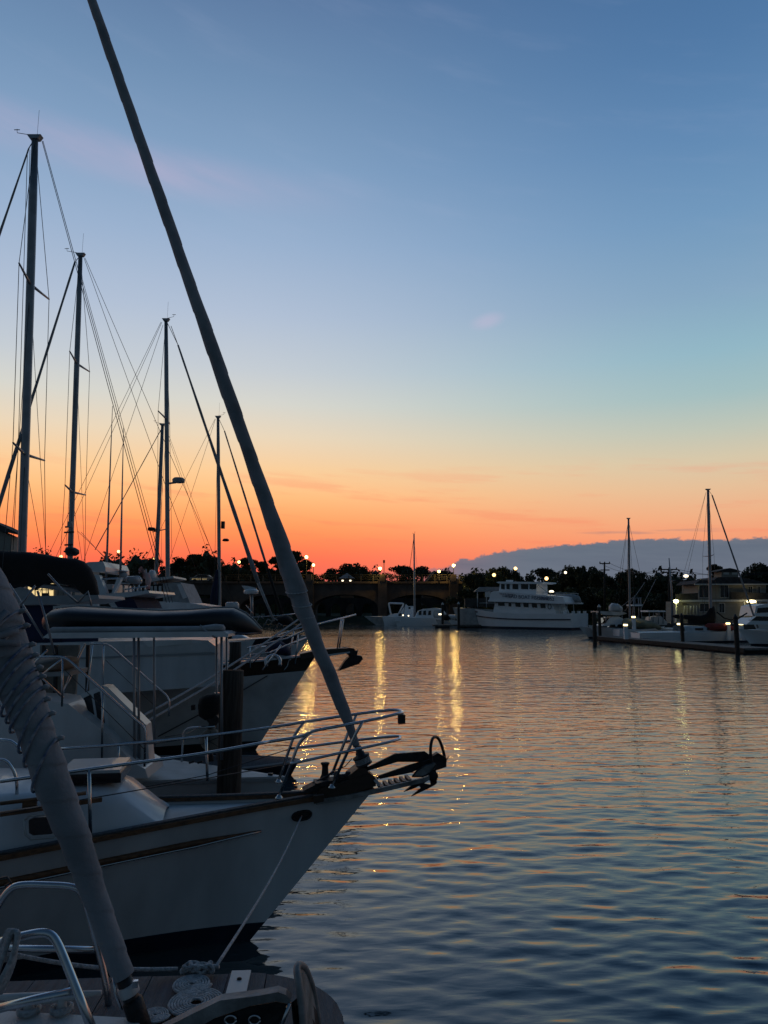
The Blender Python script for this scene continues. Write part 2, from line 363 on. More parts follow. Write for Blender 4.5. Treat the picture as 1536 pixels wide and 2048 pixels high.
class Hull:
    def __init__(s, pl, L, beam, zb, zm, zs, over, draft=0.5, um=0.55, tr=0.7, p0=2.0, p1=1.3, wl=0.62, nst=30, boot=0.12, levels=(0.0, 0.3, 0.6, 0.85, 1.0), stem_curve=0.0):
        s.__dict__.update(locals())
        s.us = [(i / nst) ** 1.25 for i in range(nst + 1)]
    def sheer(s, u):
        a = 1 - u / 0.6 if u < 0.6 else 0.0
        z = s.zm + (s.zb - s.zm) * max(0, a) ** 1.8
        if u > 0.6: z += (s.zs - s.zm) * ((u - 0.6) / 0.4) ** 1.6
        return z
    def pt(s, u, z, side):
        zs = s.sheer(u); h = max(0.0, min(1.0, (z + s.draft) / (zs + s.draft)))
        xs = s.over * (z / s.zb) + s.stem_curve * max(0, z / s.zb) * (1 - max(0, z / s.zb)) * 4
        x = xs - u * (s.L + xs)
        p = s.p0 + (s.p1 - s.p0) * h
        g = math.sin(math.pi / 2 * min(1, u / s.um)) ** p if u < s.um else 1 - (1 - s.tr) * ((u - s.um) / (1 - s.um)) ** 2
        b = s.beam / 2 * (s.wl + (1 - s.wl) * h ** 0.7) * g + 0.004
        return s.pl.loc(x, side * b, z)
    def zlev(s, u): return [-s.draft, -s.draft * 0.4, 0.0, s.boot] + [s.boot + (s.sheer(u) - s.boot) * f for f in s.levels[1:]]
    def band(s, i0, i1):
        mb = MB()
        for side in (-1, 1):
            mb.rings([[s.pt(u, z, side) for z in s.zlev(u)[i0:i1 + 1]] for u in s.us], closed=False, caps=False)
        R = [[s.pt(1.0, z, sd) for sd in (-1, -0.5, 0, 0.5, 1)] for z in s.zlev(1.0)[i0:i1 + 1]]
        mb.rings(R, closed=False, caps=False)
        return mb
    def deck(s, drop=0.02, camber=0.05):
        R = []
        for u in s.us:
            z = s.sheer(u) - drop; a = s.pt(u, z, -1); b = s.pt(u, z, 1)
            R.append([a.lerp(b, t) + Vector((0, 0, camber * (1 - (2 * t - 1) ** 2) * min(1, (a - b).length / 2))) for t in (0, .25, .5, .75, 1)])
        return MB().rings(R, closed=False, caps=False)
    def edge(s, side, u0=0.0, u1=1.0, dz=0.0, n=40, dout=0.0):
        out = []
        for i in range(n + 1):
            u = u0 + (u1 - u0) * i / n; z = s.sheer(u) + dz; q = s.pt(u, min(z, s.sheer(u)), side); q.z = z
            out.append(q + s.pl.n * side * dout)
        return out

def furled(pl, pts, off=0.0, crease=0.07, pitch=0.32, nr=150, na=20, seed=1, rmin=0.0, lob=0.8):
    rnd = random.Random(seed); C3 = []; R3 = []
    for (x, y, w) in pts:
        p = pl.at(x, y, off); C3.append(p); R3.append(max(rmin, w * (p - CAM).length * ray(x, y).length ** -1 / FPX / 2 * 1.12))
    seg = [0]
    for a, b in zip(C3, C3[1:]): seg.append(seg[-1] + (b - a).length)
    tot = seg[-1]; R = []; ph = rnd.random() * 6
    lobes = [(rnd.uniform(0.4, 3.0), rnd.random() * 6, rnd.choice((1, 2, 3)), rnd.uniform(0.01, 0.035)) for _ in range(8)]
    for i in range(nr + 1):
        sl = tot * i / nr; k = max(j for j in range(len(seg)) if seg[j] <= sl + 1e-9); k = min(k, len(seg) - 2)
        t = (sl - seg[k]) / (seg[k + 1] - seg[k]); c = C3[k].lerp(C3[k + 1], t); r = R3[k] + (R3[k + 1] - R3[k]) * (t * t * (3 - 2 * t))
        tan = (C3[min(k + 2, len(C3) - 1)] - C3[max(k - 1, 0)]).normalized(); n1 = tan.cross(Vector((0, 1, 0))).normalized(); n2 = tan.cross(n1)
        ring = []
        for j in range(na):
            a = 2 * math.pi * j / na; fr = (a / (2 * math.pi) + sl / pitch) % 1.0
            m = 1 - crease * (1 - fr) * 0.9 + sum(q * math.sin(f * sl * 3 + g + kk * a) for f, g, kk, q in lobes) * lob
            ring.append(c + (n1 * math.cos(a) + n2 * math.sin(a)) * r * m)
        R.append(ring)
    return MB().rings(R), C3, R3
# ------------------------------------------------------------------ water
def water():
    rnd = np.random.RandomState(7)
    r = [-12.0, -6.0, -2.0, 0.0, 1.0, 1.8]
    while r[-1] < 70: r.append(r[-1] * 1.0052)
    while r[-1] < 420: r.append(r[-1] * 1.02)
    r = np.array(r); nc = 420
    t = np.linspace(-1, 1, nc); t = np.sign(t) * (0.75 * np.abs(t) + 0.25 * np.abs(t) ** 3)
    half = np.where(r > 2, 1.05 * r + 5, 7 + 0 * r); half = np.where(r > 60, 1.05 * r + 5 + (r - 60) * 2, half)
    X = t[None, :] * half[:, None]; Y = np.repeat(r[:, None], nc, 1); Z = np.zeros_like(X)
    gy = np.gradient(r)[:, None]; gx = (half * 2 / nc)[:, None]
    lam = np.exp(rnd.uniform(np.log(0.11), np.log(0.85), 150))
    for l in lam:
        th = rnd.normal(0, 0.4); k = 2 * np.pi / l; kx, ky = k * np.sin(th), k * np.cos(th); ph = rnd.uniform(0, 6.28)
        slope = 0.0138 * (l / 0.22) ** (0.3 if l < 0.22 else -1.4)
        fade = np.clip((l / (2.6 * gy) - 1) / 1.0, 0, 1) * np.clip((l / max(0.08, abs(np.sin(th))) / (2.6 * gx) - 1), 0, 1)
        Z += fade * slope / k * np.sin(kx * X + ky * Y + ph + 0.9 * np.sin(0.35 * X * np.cos(ph) + 0.28 * Y * np.sin(ph) + ph * 2))
    calm = 0.5 + 0.5 * np.sin(0.16 * X + 1.1 + 0.6 * np.sin(0.11 * Y)) * np.sin(0.12 * Y + 0.07 * X + 0.4)
    Z *= 0.64 + 0.44 * calm
    lee = np.exp(-(((X + 1.2) / 2.2) ** 2 + ((Y - 6.0) / 3.0) ** 2)); Z *= 1 - 0.55 * lee       # sheltered water under the bow
    n0, n1 = X.shape; vs = np.stack([X, Y, Z], -1).reshape(-1, 3)
    i = np.arange(n0 - 1)[:, None] * n1 + np.arange(n1 - 1)[None, :]
    fs = np.stack([i, i + 1, i + n1 + 1, i + n1], -1).reshape(-1, 4)
    me = bpy.data.meshes.new('water'); me.vertices.add(len(vs)); me.vertices.foreach_set('co', vs.astype(np.float32).ravel())
    me.loops.add(fs.size); me.loops.foreach_set('vertex_index', fs.astype(np.int32).ravel())
    me.polygons.add(len(fs)); me.polygons.foreach_set('loop_start', np.arange(0, fs.size, 4, dtype=np.int32)); me.polygons.foreach_set('loop_total', np.full(len(fs), 4, dtype=np.int32))
    me.polygons.foreach_set('use_smooth', np.ones(len(fs), dtype=bool)); me.update(calc_edges=True); me.validate()
    m = bpy.data.materials.new('sea water'); m.use_nodes = True; T = m.node_tree; b = T.nodes['Principled BSDF']
    b.inputs['Base Color'].default_value = (0.026, 0.046, 0.056, 1); b.inputs['Roughness'].default_value = 0.045; b.inputs['IOR'].default_value = 1.58
    c = T.nodes.new('ShaderNodeTexCoord'); mp = T.nodes.new('ShaderNodeMapping'); mp.inputs['Scale'].default_value = (0.42, 1.0, 1.0); T.links.new(c.outputs['Object'], mp.inputs[0])
    hs = []
    for sc, w in ((1.7, 0.55), (4.2, 0.26), (10.5, 0.09)):
        n = T.nodes.new('ShaderNodeTexNoise'); n.inputs['Scale'].default_value = sc; n.inputs['Detail'].default_value = 2.5; n.inputs['Roughness'].default_value = 0.5; n.inputs['Distortion'].default_value = 0.6
        T.links.new(mp.outputs[0], n.inputs['Vector']); q = T.nodes.new('ShaderNodeMath'); q.operation = 'MULTIPLY'; q.inputs[1].default_value = w
        T.links.new(n.outputs[0], q.inputs[0]); hs.append(q.outputs[0])
    a1 = T.nodes.new('ShaderNodeMath'); T.links.new(hs[0], a1.inputs[0]); T.links.new(hs[1], a1.inputs[1])
    a2 = T.nodes.new('ShaderNodeMath'); T.links.new(a1.outputs[0], a2.inputs[0]); T.links.new(hs[2], a2.inputs[1])
    # wind patches: the chop is stronger away from the boats
    cp = T.nodes.new('ShaderNodeTexNoise'); cp.inputs['Scale'].default_value = 0.06; cp.inputs['Detail'].default_value = 2; T.links.new(mp.outputs[0], cp.inputs['Vector'])
    sx = T.nodes.new('ShaderNodeSeparateXYZ'); T.links.new(c.outputs['Object'], sx.inputs[0])
    d = T.nodes.new('ShaderNodeMapRange'); T.links.new(sx.outputs[1], d.inputs[0])
    for i_, v_ in zip((1, 2, 3, 4), (5.0, 24.0, 0.2, 0.62)): d.inputs[i_].default_value = v_
    pm = T.nodes.new('ShaderNodeMapRange'); T.links.new(cp.outputs[0], pm.inputs[0])
    for i_, v_ in zip((1, 2, 3, 4), (0.35, 0.65, 0.7, 1.25)): pm.inputs[i_].default_value = v_
    st = T.nodes.new('ShaderNodeMath'); st.operation = 'MULTIPLY'; T.links.new(d.outputs[0], st.inputs[0]); T.links.new(pm.outputs[0], st.inputs[1])
    hm = T.nodes.new('ShaderNodeMath'); hm.operation = 'MULTIPLY'; T.links.new(a2.outputs[0], hm.inputs[0]); T.links.new(st.outputs[0], hm.inputs[1])
    bp = T.nodes.new('ShaderNodeBump'); bp.inputs['Strength'].default_value = 1.0; bp.inputs['Distance'].default_value = WBUMP
    T.links.new(hm.outputs[0], bp.inputs['Height']); T.links.new(bp.outputs[0], b.inputs['Normal'])
    me.materials.append(m); o = bpy.data.objects.new('water', me); COL.objects.link(o); o['kind'] = 'structure'
WBUMP = 0.13
water()
# ================================================================== near sailboat with the white hull (its bow fills the lower left)
B = Plane(-1.056, 6.21, 10)
HB = Hull(B, 10.5, 3.2, 1.10, 0.82, 0.9, 0.98, draft=0.5, boot=0.13, p0=2.1, p1=1.45, nst=44, wl=0.8)
b = root('sailboat', (*B.loc(-4, 0, 0).xy, 0), 'white sailboat with teak rails and furled grey headsail, tied closest to the pier', 'sailboat', rz=B.ang)
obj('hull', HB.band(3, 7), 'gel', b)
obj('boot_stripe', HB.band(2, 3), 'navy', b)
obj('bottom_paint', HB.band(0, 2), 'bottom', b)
obj('deck', HB.deck(0.035, 0.05), 'deckw', b)
for s_ in (-1, 1):
    mb = MB(); mb.sweep(HB.edge(s_, 0.0, 0.9, 0.0, 70, 0.006), 0.055, 0.035, -0.012); obj('toe_rail', mb, 'teak', b)
    mb = MB(); mb.sweep(HB.edge(s_, 0.0, 0.9, -0.004, 70, -0.012), 0.05, 0.012, 0.028); obj('rail_cap', mb, 'teakgrey', b)
    # rub rail with its bright strip, running aft from a point short of the bow
    mb = MB(); R_ = []
    for i in range(61):
        u = 0.062 + 0.83 * i / 60; z = HB.sheer(u) - 0.19; q = HB.pt(u, z, s_) + B.n * s_ * 0.016
        t = min(1, i / 3); R_.append([q + B.n * s_ * 0.0 + Vector((0, 0, 0.022 * t)), q + B.n * s_ * 0.022 * t + Vector((0, 0, 0.014 * t)), q + B.n * s_ * 0.022 * t - Vector((0, 0, 0.014 * t)), q - Vector((0, 0, 0.022 * t)), q - B.n * s_ * 0.03])
    mb.rings(R_); rr = obj('rub_rail', mb, 'teak', b)
    mb = MB(); mb.tube([(r[2] + r[3]) / 2 + Vector((0, 0, -0.006)) for r in R_], 0.009, 6); obj('steel_strip', mb, 'steel', rr)

# bow timbers, chock and hawse
mb = MB()
mb.prism(B.line([(628, 1597), (640, 1578), (700, 1560), (742, 1548), (752, 1557), (752, 1572), (700, 1588), (628, 1606)], -0.10), B.n * 0.20)
obj('bow_timber', mb, 'brown', b)
mb = MB(); mb.prism(B.line([(697, 1552), (716, 1537), (730, 1536), (742, 1551), (742, 1566), (698, 1572)], -0.09), B.n * 0.18); obj('bow_block', mb, 'brown', b)
mb = MB(); mb.prism(B.line([(628, 1592), (648, 1590), (648, 1603), (628, 1608)], -0.19), B.n * 0.045); obj('bow_cleat_pad', mb, 'brown', b)
# hawse pipe ring in the topsides
c = None
for u in np.linspace(0.02, 0.2, 300):
    q = HB.pt(u, HB.sheer(u) - 0.125, -1); d = q - CAM
    if c is None or abs(768 + FPX * d.x / (d.y * math.cos(PITCH) + d.z * math.sin(PITCH)) - 603) < c[0]:
        c = (abs(768 + FPX * d.x / (d.y * math.cos(PITCH) + d.z * math.sin(PITCH)) - 603), q, u)
HAWSE = c[1].copy(); t_ = (HB.pt(c[2] - 0.01, HB.sheer(c[2] - 0.01) - 0.125, -1) - HAWSE).normalized(); nn_ = t_.cross(Vector((0, 0, 1))).normalized()
if nn_.y > 0: nn_ = -nn_
mb = MB(); mb.tube([HAWSE + nn_ * 0.012 + t_ * 0.055 * math.cos(a) + Vector((0, 0, 0.032 * math.sin(a))) + t_ * 0.02 * (1 if math.cos(a) > 0 else -1) for a in np.linspace(0, 2 * math.pi, 25)], 0.011, 8)
hw = obj('hawse_pipe', mb, 'iron', b)
mb = MB(); mb.add([HAWSE + nn_ * 0.006] + [HAWSE + nn_ * 0.006 + t_ * 0.07 * math.cos(a) + Vector((0, 0, 0.03 * math.sin(a))) for a in np.linspace(0, 2 * math.pi, 24, endpoint=False)], [(0, i + 1, (i + 1) % 24 + 1) for i in range(24)], False)
obj('opening', mb, 'black', hw)

# bowsprit: two side rails, slatted teak step, end roller
for o_ in (-0.10, 0.10):
    mb = MB(); pp = B.line([(632, 1601), (700, 1590), (760, 1577), (850, 1556), (858, 1552)], o_)
    mb.sweep(pp, 0.03, 0.036, -0.03); obj('bowsprit_rail', mb, 'galv', b)
a_, e_ = B.inv(B.at(757, 1570, 0)), B.inv(B.at(824, 1553, 0))
st = MB()
for i in range(6):
    t0 = i / 6; x = a_[0] + (e_[0] - a_[0]) * t0; z = a_[2] + (e_[2] - a_[2]) * t0 - 0.006; w_ = (e_[0] - a_[0]) / 6 * 0.58
    st.hexa([B.loc(x, -0.085, z - 0.012), B.loc(x + w_, -0.085, z - 0.012), B.loc(x + w_, 0.085, z - 0.012), B.loc(x, 0.085, z - 0.012),
             B.loc(x, -0.085, z + 0.012), B.loc(x + w_, -0.085, z + 0.012), B.loc(x + w_, 0.085, z + 0.012), B.loc(x, 0.085, z + 0.012)])
obj('step_slats', st, 'teak', b)
mb = MB(); mb.prism([B.loc(a_[0], -0.086, a_[2] - 0.026), B.loc(e_[0], -0.086, e_[2] - 0.026), B.loc(e_[0], -0.086, e_[2] - 0.02), B.loc(a_[0], -0.086, a_[2] - 0.02)], B.n * 0.172); obj('step_base', mb, 'gelold', b)
mb = MB(); mb.prism(B.line([(748, 1562), (754, 1558), (761, 1570), (756, 1573)], -0.13), B.n * 0.05); obj('bow_tag', mb, 'gel', b)
mb = MB(); mb.lathe(B.at(866, 1553, -0.09), B.n, [(0.02, 0), (0.045, 0.0), (0.03, 0.05), (0.03, 0.13), (0.045, 0.18), (0.02, 0.18)], 14); obj('bow_roller', mb, 'iron', b)

# pulpit
def bar(name, pts, r, mat, parent, fil=0.1, n=8, k=5):
    return obj(name, MB().tube(fillet(pts, fil, k) if fil else pts, r, n), mat, parent)
rN = [(0, 1563), (225, 1532), (400, 1508), (540, 1483), (600, 1473), (631, 1461), (696, 1449)]
nearU = [B.at(x, y, o_) for (x, y), o_ in zip(rN, (-0.95, -0.78, -0.6, -0.42, -0.36, -0.32, -0.24))]
tipU = [B.at(760, 1436, -0.15), B.at(794, 1427.5, -0.08), B.at(806, 1424, 0.0), B.at(793, 1420, 0.10), B.at(760, 1422, 0.17)]
farU = [B.at(x, y, o_) for (x, y), o_ in zip([(685, 1432), (609, 1444), (540, 1455), (400, 1473), (250, 1488), (115, 1498)], (0.24, 0.36, 0.42, 0.6, 0.76, 0.9))]
obj('pulpit_rail', MB().tube(spline(nearU[3:] + tipU + farU[:3], 5), 0.0125, 8), 'steel', b)
obj('side_rail', MB().tube(spline(nearU[:4], 5), 0.012, 8), 'steel', b)
obj('side_rail', MB().tube(spline(farU[2:], 5), 0.0115, 8), 'steel', b)
lowN = [B.at(580, 1528, -0.37), B.at(697, 1502, -0.24), B.at(770, 1486, -0.14), B.at(796, 1478.5, -0.05), B.at(800, 1476, 0.0), B.at(792, 1472.5, 0.06), B.at(715, 1480, 0.22), B.at(640, 1490, 0.30), B.at(582, 1497, 0.37)]
obj('pulpit_rail', MB().tube(spline(lowN, 5), 0.0115, 8), 'steel', b)
for pts, o0, o1 in (([(558, 1594), (598, 1484), (622, 1464)], -0.36, -0.33), ([(664, 1573), (712, 1466), (726, 1443)], -0.16, -0.21),
                    ([(557, 1562), (589, 1468), (608, 1444.5)], 0.36, 0.36), ([(665, 1546), (700, 1456), (713, 1430)], 0.16, 0.21)):
    q = [B.at(*pts[0], o0), B.at(*pts[1], o1), B.at(*pts[2], o1)]
    po = bar('pulpit_post', q, 0.0125, 'steel', b, 0.06)
    obj('foot', MB().lathe(q[0] - Vector((0, 0, 0.012)), (0, 0, 1), [(0.032, 0), (0.032, 0.008), (0.018, 0.02), (0.014, 0.03)], 12), 'steel', po)
def stanchion(pb, pt_, o0, o1):
    q = [B.at(*pb, o0), B.at(*pt_, o1)]; return obj('stanchion', MB().tube(q, 0.0125, 8), 'steel', b)
stanchion((181, 1672), (178, 1539), -0.83, -0.82)
stanchion((415, 1562), (412, 1471), 0.6, 0.6)
for z0, z1, off0, off1 in (((0, 1628), (580, 1528), -0.95, -0.37),):
    obj('lifeline', MB().tube([B.at(*z0, off0), B.at(178, 1597, -0.82), B.at(*z1, off1)], 0.004, 6), 'wire', b)
obj('lifeline', MB().tube([B.at(270, 1578, 0.74), B.at(415, 1550, 0.6), B.at(582, 1497, 0.37)], 0.004, 6), 'wire', b)
# navigation lamp hanging from the pulpit
mb = MB(); p_ = B.at(803, 1438, 0.0); mb.box(p_, (0.055, 0.06, 0.075), B.ang); nl = obj('navigation_lamp', mb, 'black', b)
obj('bracket', MB().box(p_ + Vector((0, 0, 0.046)), (0.03, 0.03, 0.018), B.ang), 'steel', nl)

# cabin trunk with window, hatch, handrail
def trunk(mb, pl, sec):                     # sections: x, half width low, half width high, z low, z high
    R = []
    for x, wl_, wh, z0, z1 in sec:
        R.append([pl.loc(x, -wl_, z0), pl.loc(x, -wl_ * 0.3 - wh * 0.7, z0 + (z1 - z0) * 0.72), pl.loc(x, -wh * 0.92, z1 - 0.025), pl.loc(x, -wh * 0.75, z1), pl.loc(x, 0, z1 + 0.03), pl.loc(x, wh * 0.75, z1),
                  pl.loc(x, wh * 0.92, z1 - 0.025), pl.loc(x, wl_ * 0.3 + wh * 0.7, z0 + (z1 - z0) * 0.72), pl.loc(x, wl_, z0)])
    return mb.rings(R, closed=False, caps=False)
xf = B.inv(B.at(315, 1634, -0.30))[0]; xt = B.inv(B.at(240, 1572, -0.2))[0]
mb = MB(); trunk(mb, B, [(xf + 0.03, 0.30, 0.25, 0.98, 0.995), (xf - 0.03, 0.34, 0.28, 0.96, 1.04), (xt + 0.03, 0.42, 0.33, 0.94, 1.22), (xt - 0.08, 0.46, 0.37, 0.93, 1.255), (xt - 0.9, 0.66, 0.56, 0.88, 1.29), (xt - 2.2, 0.92, 0.8, 0.8, 1.32), (xt - 4.5, 1.05, 0.9, 0.76, 1.34)])
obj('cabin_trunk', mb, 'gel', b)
mb = MB(); q = B.line([(57, 1641), (66, 1636), (100, 1633), (108, 1638), (111, 1663), (103, 1668), (66, 1671), (58, 1666)], -0.70)
mb.prism(q, B.n * 0.05); w_ = obj('window', mb, 'acryl', b)
mb = MB(); mb.tube([p - B.n * 0.004 for p in B.line([(49, 1640), (60, 1631), (104, 1627), (114, 1635), (118, 1664), (108, 1674), (62, 1678), (51, 1668), (49, 1640)], -0.70)], 0.008, 6); obj('frame', mb, 'gelold', w_)
mb = MB(); mb.sweep([B.at(0, 1633, -0.74), B.at(70, 1623, -0.70), B.at(140, 1612, -0.63), B.at(203, 1603, -0.54)], 0.03, 0.03); obj('eyebrow_trim', mb, 'teak', b)
mb = MB(); q = [B.at(0, 1607, -0.62), B.at(60, 1600, -0.58), B.at(120, 1593, -0.52), B.at(172, 1586, -0.46)]; mb.tube(q, 0.014, 8); hr = obj('handrail', mb, 'teak', b)
for i in (1, 2): obj('rail_foot', MB().box(q[i] - Vector((0, 0, 0.03)), (0.09, 0.035, 0.05), B.ang), 'teak', hr)
zt = 1.30; ha = B.inv(B.at(150, 1580, -0.30)); hb = B.inv(B.at(212, 1565, -0.25))
mb = MB(); mb.box(B.loc((ha[0] + hb[0]) / 2 - 0.02, 0.0, 1.325), (0.46, 0.5, 0.07), B.ang); ht = obj('hatch', mb, 'acryl', b)
mb = MB(); mb.box(B.loc((ha[0] + hb[0]) / 2 - 0.02, 0.0, 1.372), (0.44, 0.48, 0.022), B.ang); obj('hatch_lid', mb, 'gel', ht)
mb = MB(); mb.tube(fillet([B.at(0, 1480, -0.1), B.at(24, 1482, -0.1), B.at(42, 1500, -0.1), B.at(60, 1530, -0.1)], 0.08), 0.013, 8); obj('mast_guard', mb, 'steel', b)
mb = MB(); mb.tube(fillet([B.at(-10, 1519, -0.4), B.at(14, 1520, -0.4), B.at(33, 1551, -0.4), B.at(34, 1600, -0.4)], 0.06), 0.012, 8); obj('mast_guard', mb, 'steel', b)

# capstan windlass and gear at the bow
mb = MB(); cp = B.at(650, 1562, 0.10); mb.lathe(cp - Vector((0, 0, 0.02)), (0, 0, 1), [(0.05, 0), (0.05, 0.03), (0.042, 0.05), (0.030, 0.075), (0.026, 0.13), (0.030, 0.152), (0.037, 0.156), (0.037, 0.168), (0.02, 0.172)], 18); wl_ = obj('windlass', mb, 'iron', b)
mb = MB(); mb.lathe(B.at(668, 1556, -0.02), B.d, [(0.03, 0), (0.055, 0.01), (0.055, 0.03), (0.03, 0.05), (0.03, 0.09), (0.05, 0.10), (0.05, 0.13), (0.02, 0.14)], 14)
mb.box(B.at(660, 1570, 0), (0.26, 0.16, 0.07), B.ang); obj('gear_case', mb, 'iron', wl_)
mb = MB(); mb.tube([B.at(625, 1567, 0.02), B.at(648, 1556, 0.02), B.at(668, 1543, 0.0)], 0.010, 6); mb.tube([B.at(668, 1541, 0), B.at(690, 1533, 0), B.at(704, 1517, 0)], 0.004, 6); obj('control_line', mb, 'wire', wl_)
mb = MB(); mb.prism(B.line([(606, 1582), (640, 1565), (700, 1556), (700, 1572), (640, 1586)], -0.07), B.n * 0.14); obj('chain_plate', mb, 'iron', wl_)

# furled headsail
fp = [(181.6, -6, 17), (221.5, 110, 18), (263.6, 232, 19), (295.8, 325, 20), (323.5, 405, 21), (358.1, 505, 21), (391.1, 600, 21.5), (426.0, 700, 25), (460.8, 800, 25.5), (489.1, 881, 24), (530.8, 1000, 27), (565.1, 1098, 32), (582, 1150, 36), (594, 1186, 38), (598, 1191, 34), (603, 1212, 33), (619, 1250, 29), (638, 1300, 25), (657, 1342, 25), (687, 1420, 23), (702, 1460, 16), (713, 1492, 13)]
mb, c3, r3 = furled(B, fp, 0.0, crease=0.10, pitch=0.40, nr=420, seed=3, lob=0.3)
fs_ = obj('furled_headsail', mb, 'sail', b)
for (x, y, w) in ((593, 1183, 41), (604, 1210, 36), (612, 1232, 31)):
    p_ = B.at(x, y, 0); a_ = (B.at(x + 3.6, y + 10, 0) - p_).normalized(); r_ = w * pxm(p_.y) * 0.5
    u_ = a_.cross(Vector((0, 1, 0))).normalized(); v_ = a_.cross(u_)
    obj('sail_tie', MB().tube([p_ + (u_ * math.cos(t) + v_ * math.sin(t)) * r_ + a_ * 0.03 * math.sin(t + 1) for t in np.linspace(0, 2 * math.pi, 25)], 0.006, 6), 'rope', fs_)
ax = (B.at(713, 1485, 0) - B.at(729, 1530, 0)).normalized(); dc = B.at(724, 1518, 0)
mb = MB(); mb.lathe(dc - ax * 0.055, ax, [(0.02, -0.05), (0.025, -0.01), (0.06, 0.0), (0.072, 0.004), (0.072, 0.016), (0.060, 0.02), (0.060, 0.066), (0.072, 0.07), (0.072, 0.082), (0.04, 0.086), (0.036, 0.115), (0.026, 0.12), (0.03, 0.16), (0.022, 0.165)], 20)
fd = obj('furling_drum', mb, 'black', b)
mb = MB()
for i in range(4): mb.tube([dc - ax * (0.028 - 0.012 * i) + (ax.orthogonal().normalized() * math.cos(t) + ax.cross(ax.orthogonal().normalized()) * math.sin(t)) * 0.062 for t in np.linspace(0, 2 * math.pi, 21)], 0.006, 5)
obj('furling_line', mb, 'rope', fd)
mb = MB(); mb.tube([dc - ax * 0.06, dc - ax * 0.11], 0.013, 8); mb.tube([dc - ax * 0.10, dc - ax * 0.2], 0.008, 6); obj('toggle', mb, 'galv', fd)

# anchors lie on the bowsprit: things of their own
an = root('anchor', B.at(850, 1540, 0), 'dark plough anchor with a round roll bar, resting at the tip of the nearest bowsprit', 'anchor', rz=B.ang)
mb = MB(); mb.prism(B.line([(735, 1535), (790, 1508), (850, 1503), (866, 1515), (878, 1528), (868, 1535), (850, 1524), (795, 1524), (738, 1541)], -0.012), B.n * 0.024); obj('shank', mb, 'iron', an)
cR = B.at(874, 1515, 0)
mb = MB(); mb.tube(spline([B.at(863, 1526, -0.10), B.at(861, 1500, -0.105), B.at(864, 1480, -0.06), B.at(870, 1474, 0.0), B.at(878, 1479, 0.05), B.at(886, 1500, 0.09), B.at(891, 1524, 0.10)], 6), 0.013, 8); obj('roll_bar', mb, 'iron', an)
mb = MB()
L1 = [B.at(866, 1512, -0.03), B.at(876, 1506, -0.03), B.at(893, 1516, 0.0), B.at(893, 1534, 0.0), B.at(872, 1541, -0.03), B.at(866, 1530, -0.04)]
mb.prism(L1, B.n * 0.06)
mb.prism(B.line([(872, 1538), (874, 1566), (870, 1570), (853, 1579), (823, 1593), (842, 1577), (834, 1565), (862, 1570), (861, 1560), (860, 1540)], 0.03), B.n * 0.022)
mb.prism(B.line([(850, 1556), (826, 1569), (808, 1584), (828, 1577), (848, 1567), (858, 1560)], 0.09), B.n * 0.022)
mb.tube([B.at(893, 1520, 0), B.at(897.5, 1512, 0)], 0.004, 5)
obj('fluke', mb, 'iron', an)
an2 = root('anchor', B.at(800, 1545, -0.05), 'lighter anchor with a pale spoon fluke, lying under the roll bar anchor', 'anchor', rz=B.ang)
mb = MB(); mb.prism(B.line([(757, 1552), (820, 1530), (860, 1519), (862, 1526), (824, 1545), (760, 1558)], -0.075), B.n * 0.022); obj('shank', mb, 'iron', an2)
fl = B.line([(824, 1553), (834, 1541), (850, 1531), (869, 1525), (872, 1530), (860, 1546), (846, 1553)], -0.12)
mb = MB(); mb.prism([p - B.n * (0.02 if i in (2, 3) else 0) for i, p in enumerate(fl)], B.n * 0.018); obj('fluke', mb, 'galv', an2)
obj('rim', MB().tube([p - B.n * 0.004 for p in fl] + [fl[0]], 0.006, 6), 'iron', an2)
mb = MB(); pts_ = [B.at(731, 1541, -0.02), B.at(738, 1553, -0.03), B.at(748, 1558, -0.04), B.at(757, 1555, -0.06)]
for i, p in enumerate(spline(pts_, 5)):
    a0_ = i * 1.57; mb.tube([p + Vector((0.011 * math.cos(t), 0.007 * math.sin(t) * math.cos(a0_), 0.007 * math.sin(t))) for t in np.linspace(0, 6.28, 9)], 0.003, 5)
obj('chain', mb, 'iron', an2)

# ================================================================== the boat we stand beside: teak bow platform, bundled sail
A = Plane(-0.15, 2.52, 4)
a = root('sailboat', A.loc(-1.2, 0, 0), 'grey teak bow platform and rope lashed furled sail of the boat right in front', 'sailboat', rz=A.ang)
ZP = 1.30
tip = A.inv(Pz(686, 1992, ZP)); hwid = 0.345
outl = []
for i in range(41):
    t = -math.pi / 2 + math.pi * i / 40; outl.append((tip[0] - 0.36 + 0.36 * math.cos(t), hwid * math.sin(t)))
outl = [(-3.2, -hwid)] + outl + [(-3.2, hwid)]
pl_ = MB()
xs = np.arange(tip[0], -3.2, -0.135)                  # the planks lie across, with open seams
def halfw(x):
    x0 = tip[0] - 0.36
    return hwid if x < x0 else hwid * math.sqrt(max(0.0, 1 - ((x - x0) / 0.36) ** 2))
for i in range(len(xs)):
    x1, x0 = xs[i] - 0.0016, (xs[i + 1] if i + 1 < len(xs) else -3.2) + 0.0016
    n_ = 7; top_ = [(x0 + (x1 - x0) * k / n_, halfw(x0 + (x1 - x0) * k / n_)) for k in range(n_ + 1)]
    dz_ = random.Random(i).uniform(-0.0015, 0.0015)
    poly = [A.loc(x, -w, ZP - 0.04 + dz_) for x, w in top_] + [A.loc(x, w, ZP - 0.04 + dz_) for x, w in reversed(top_)]
    pl_.prism(poly, (0, 0, 0.04))
pf = obj('bow_platform', pl_, 'teakgrey', a)
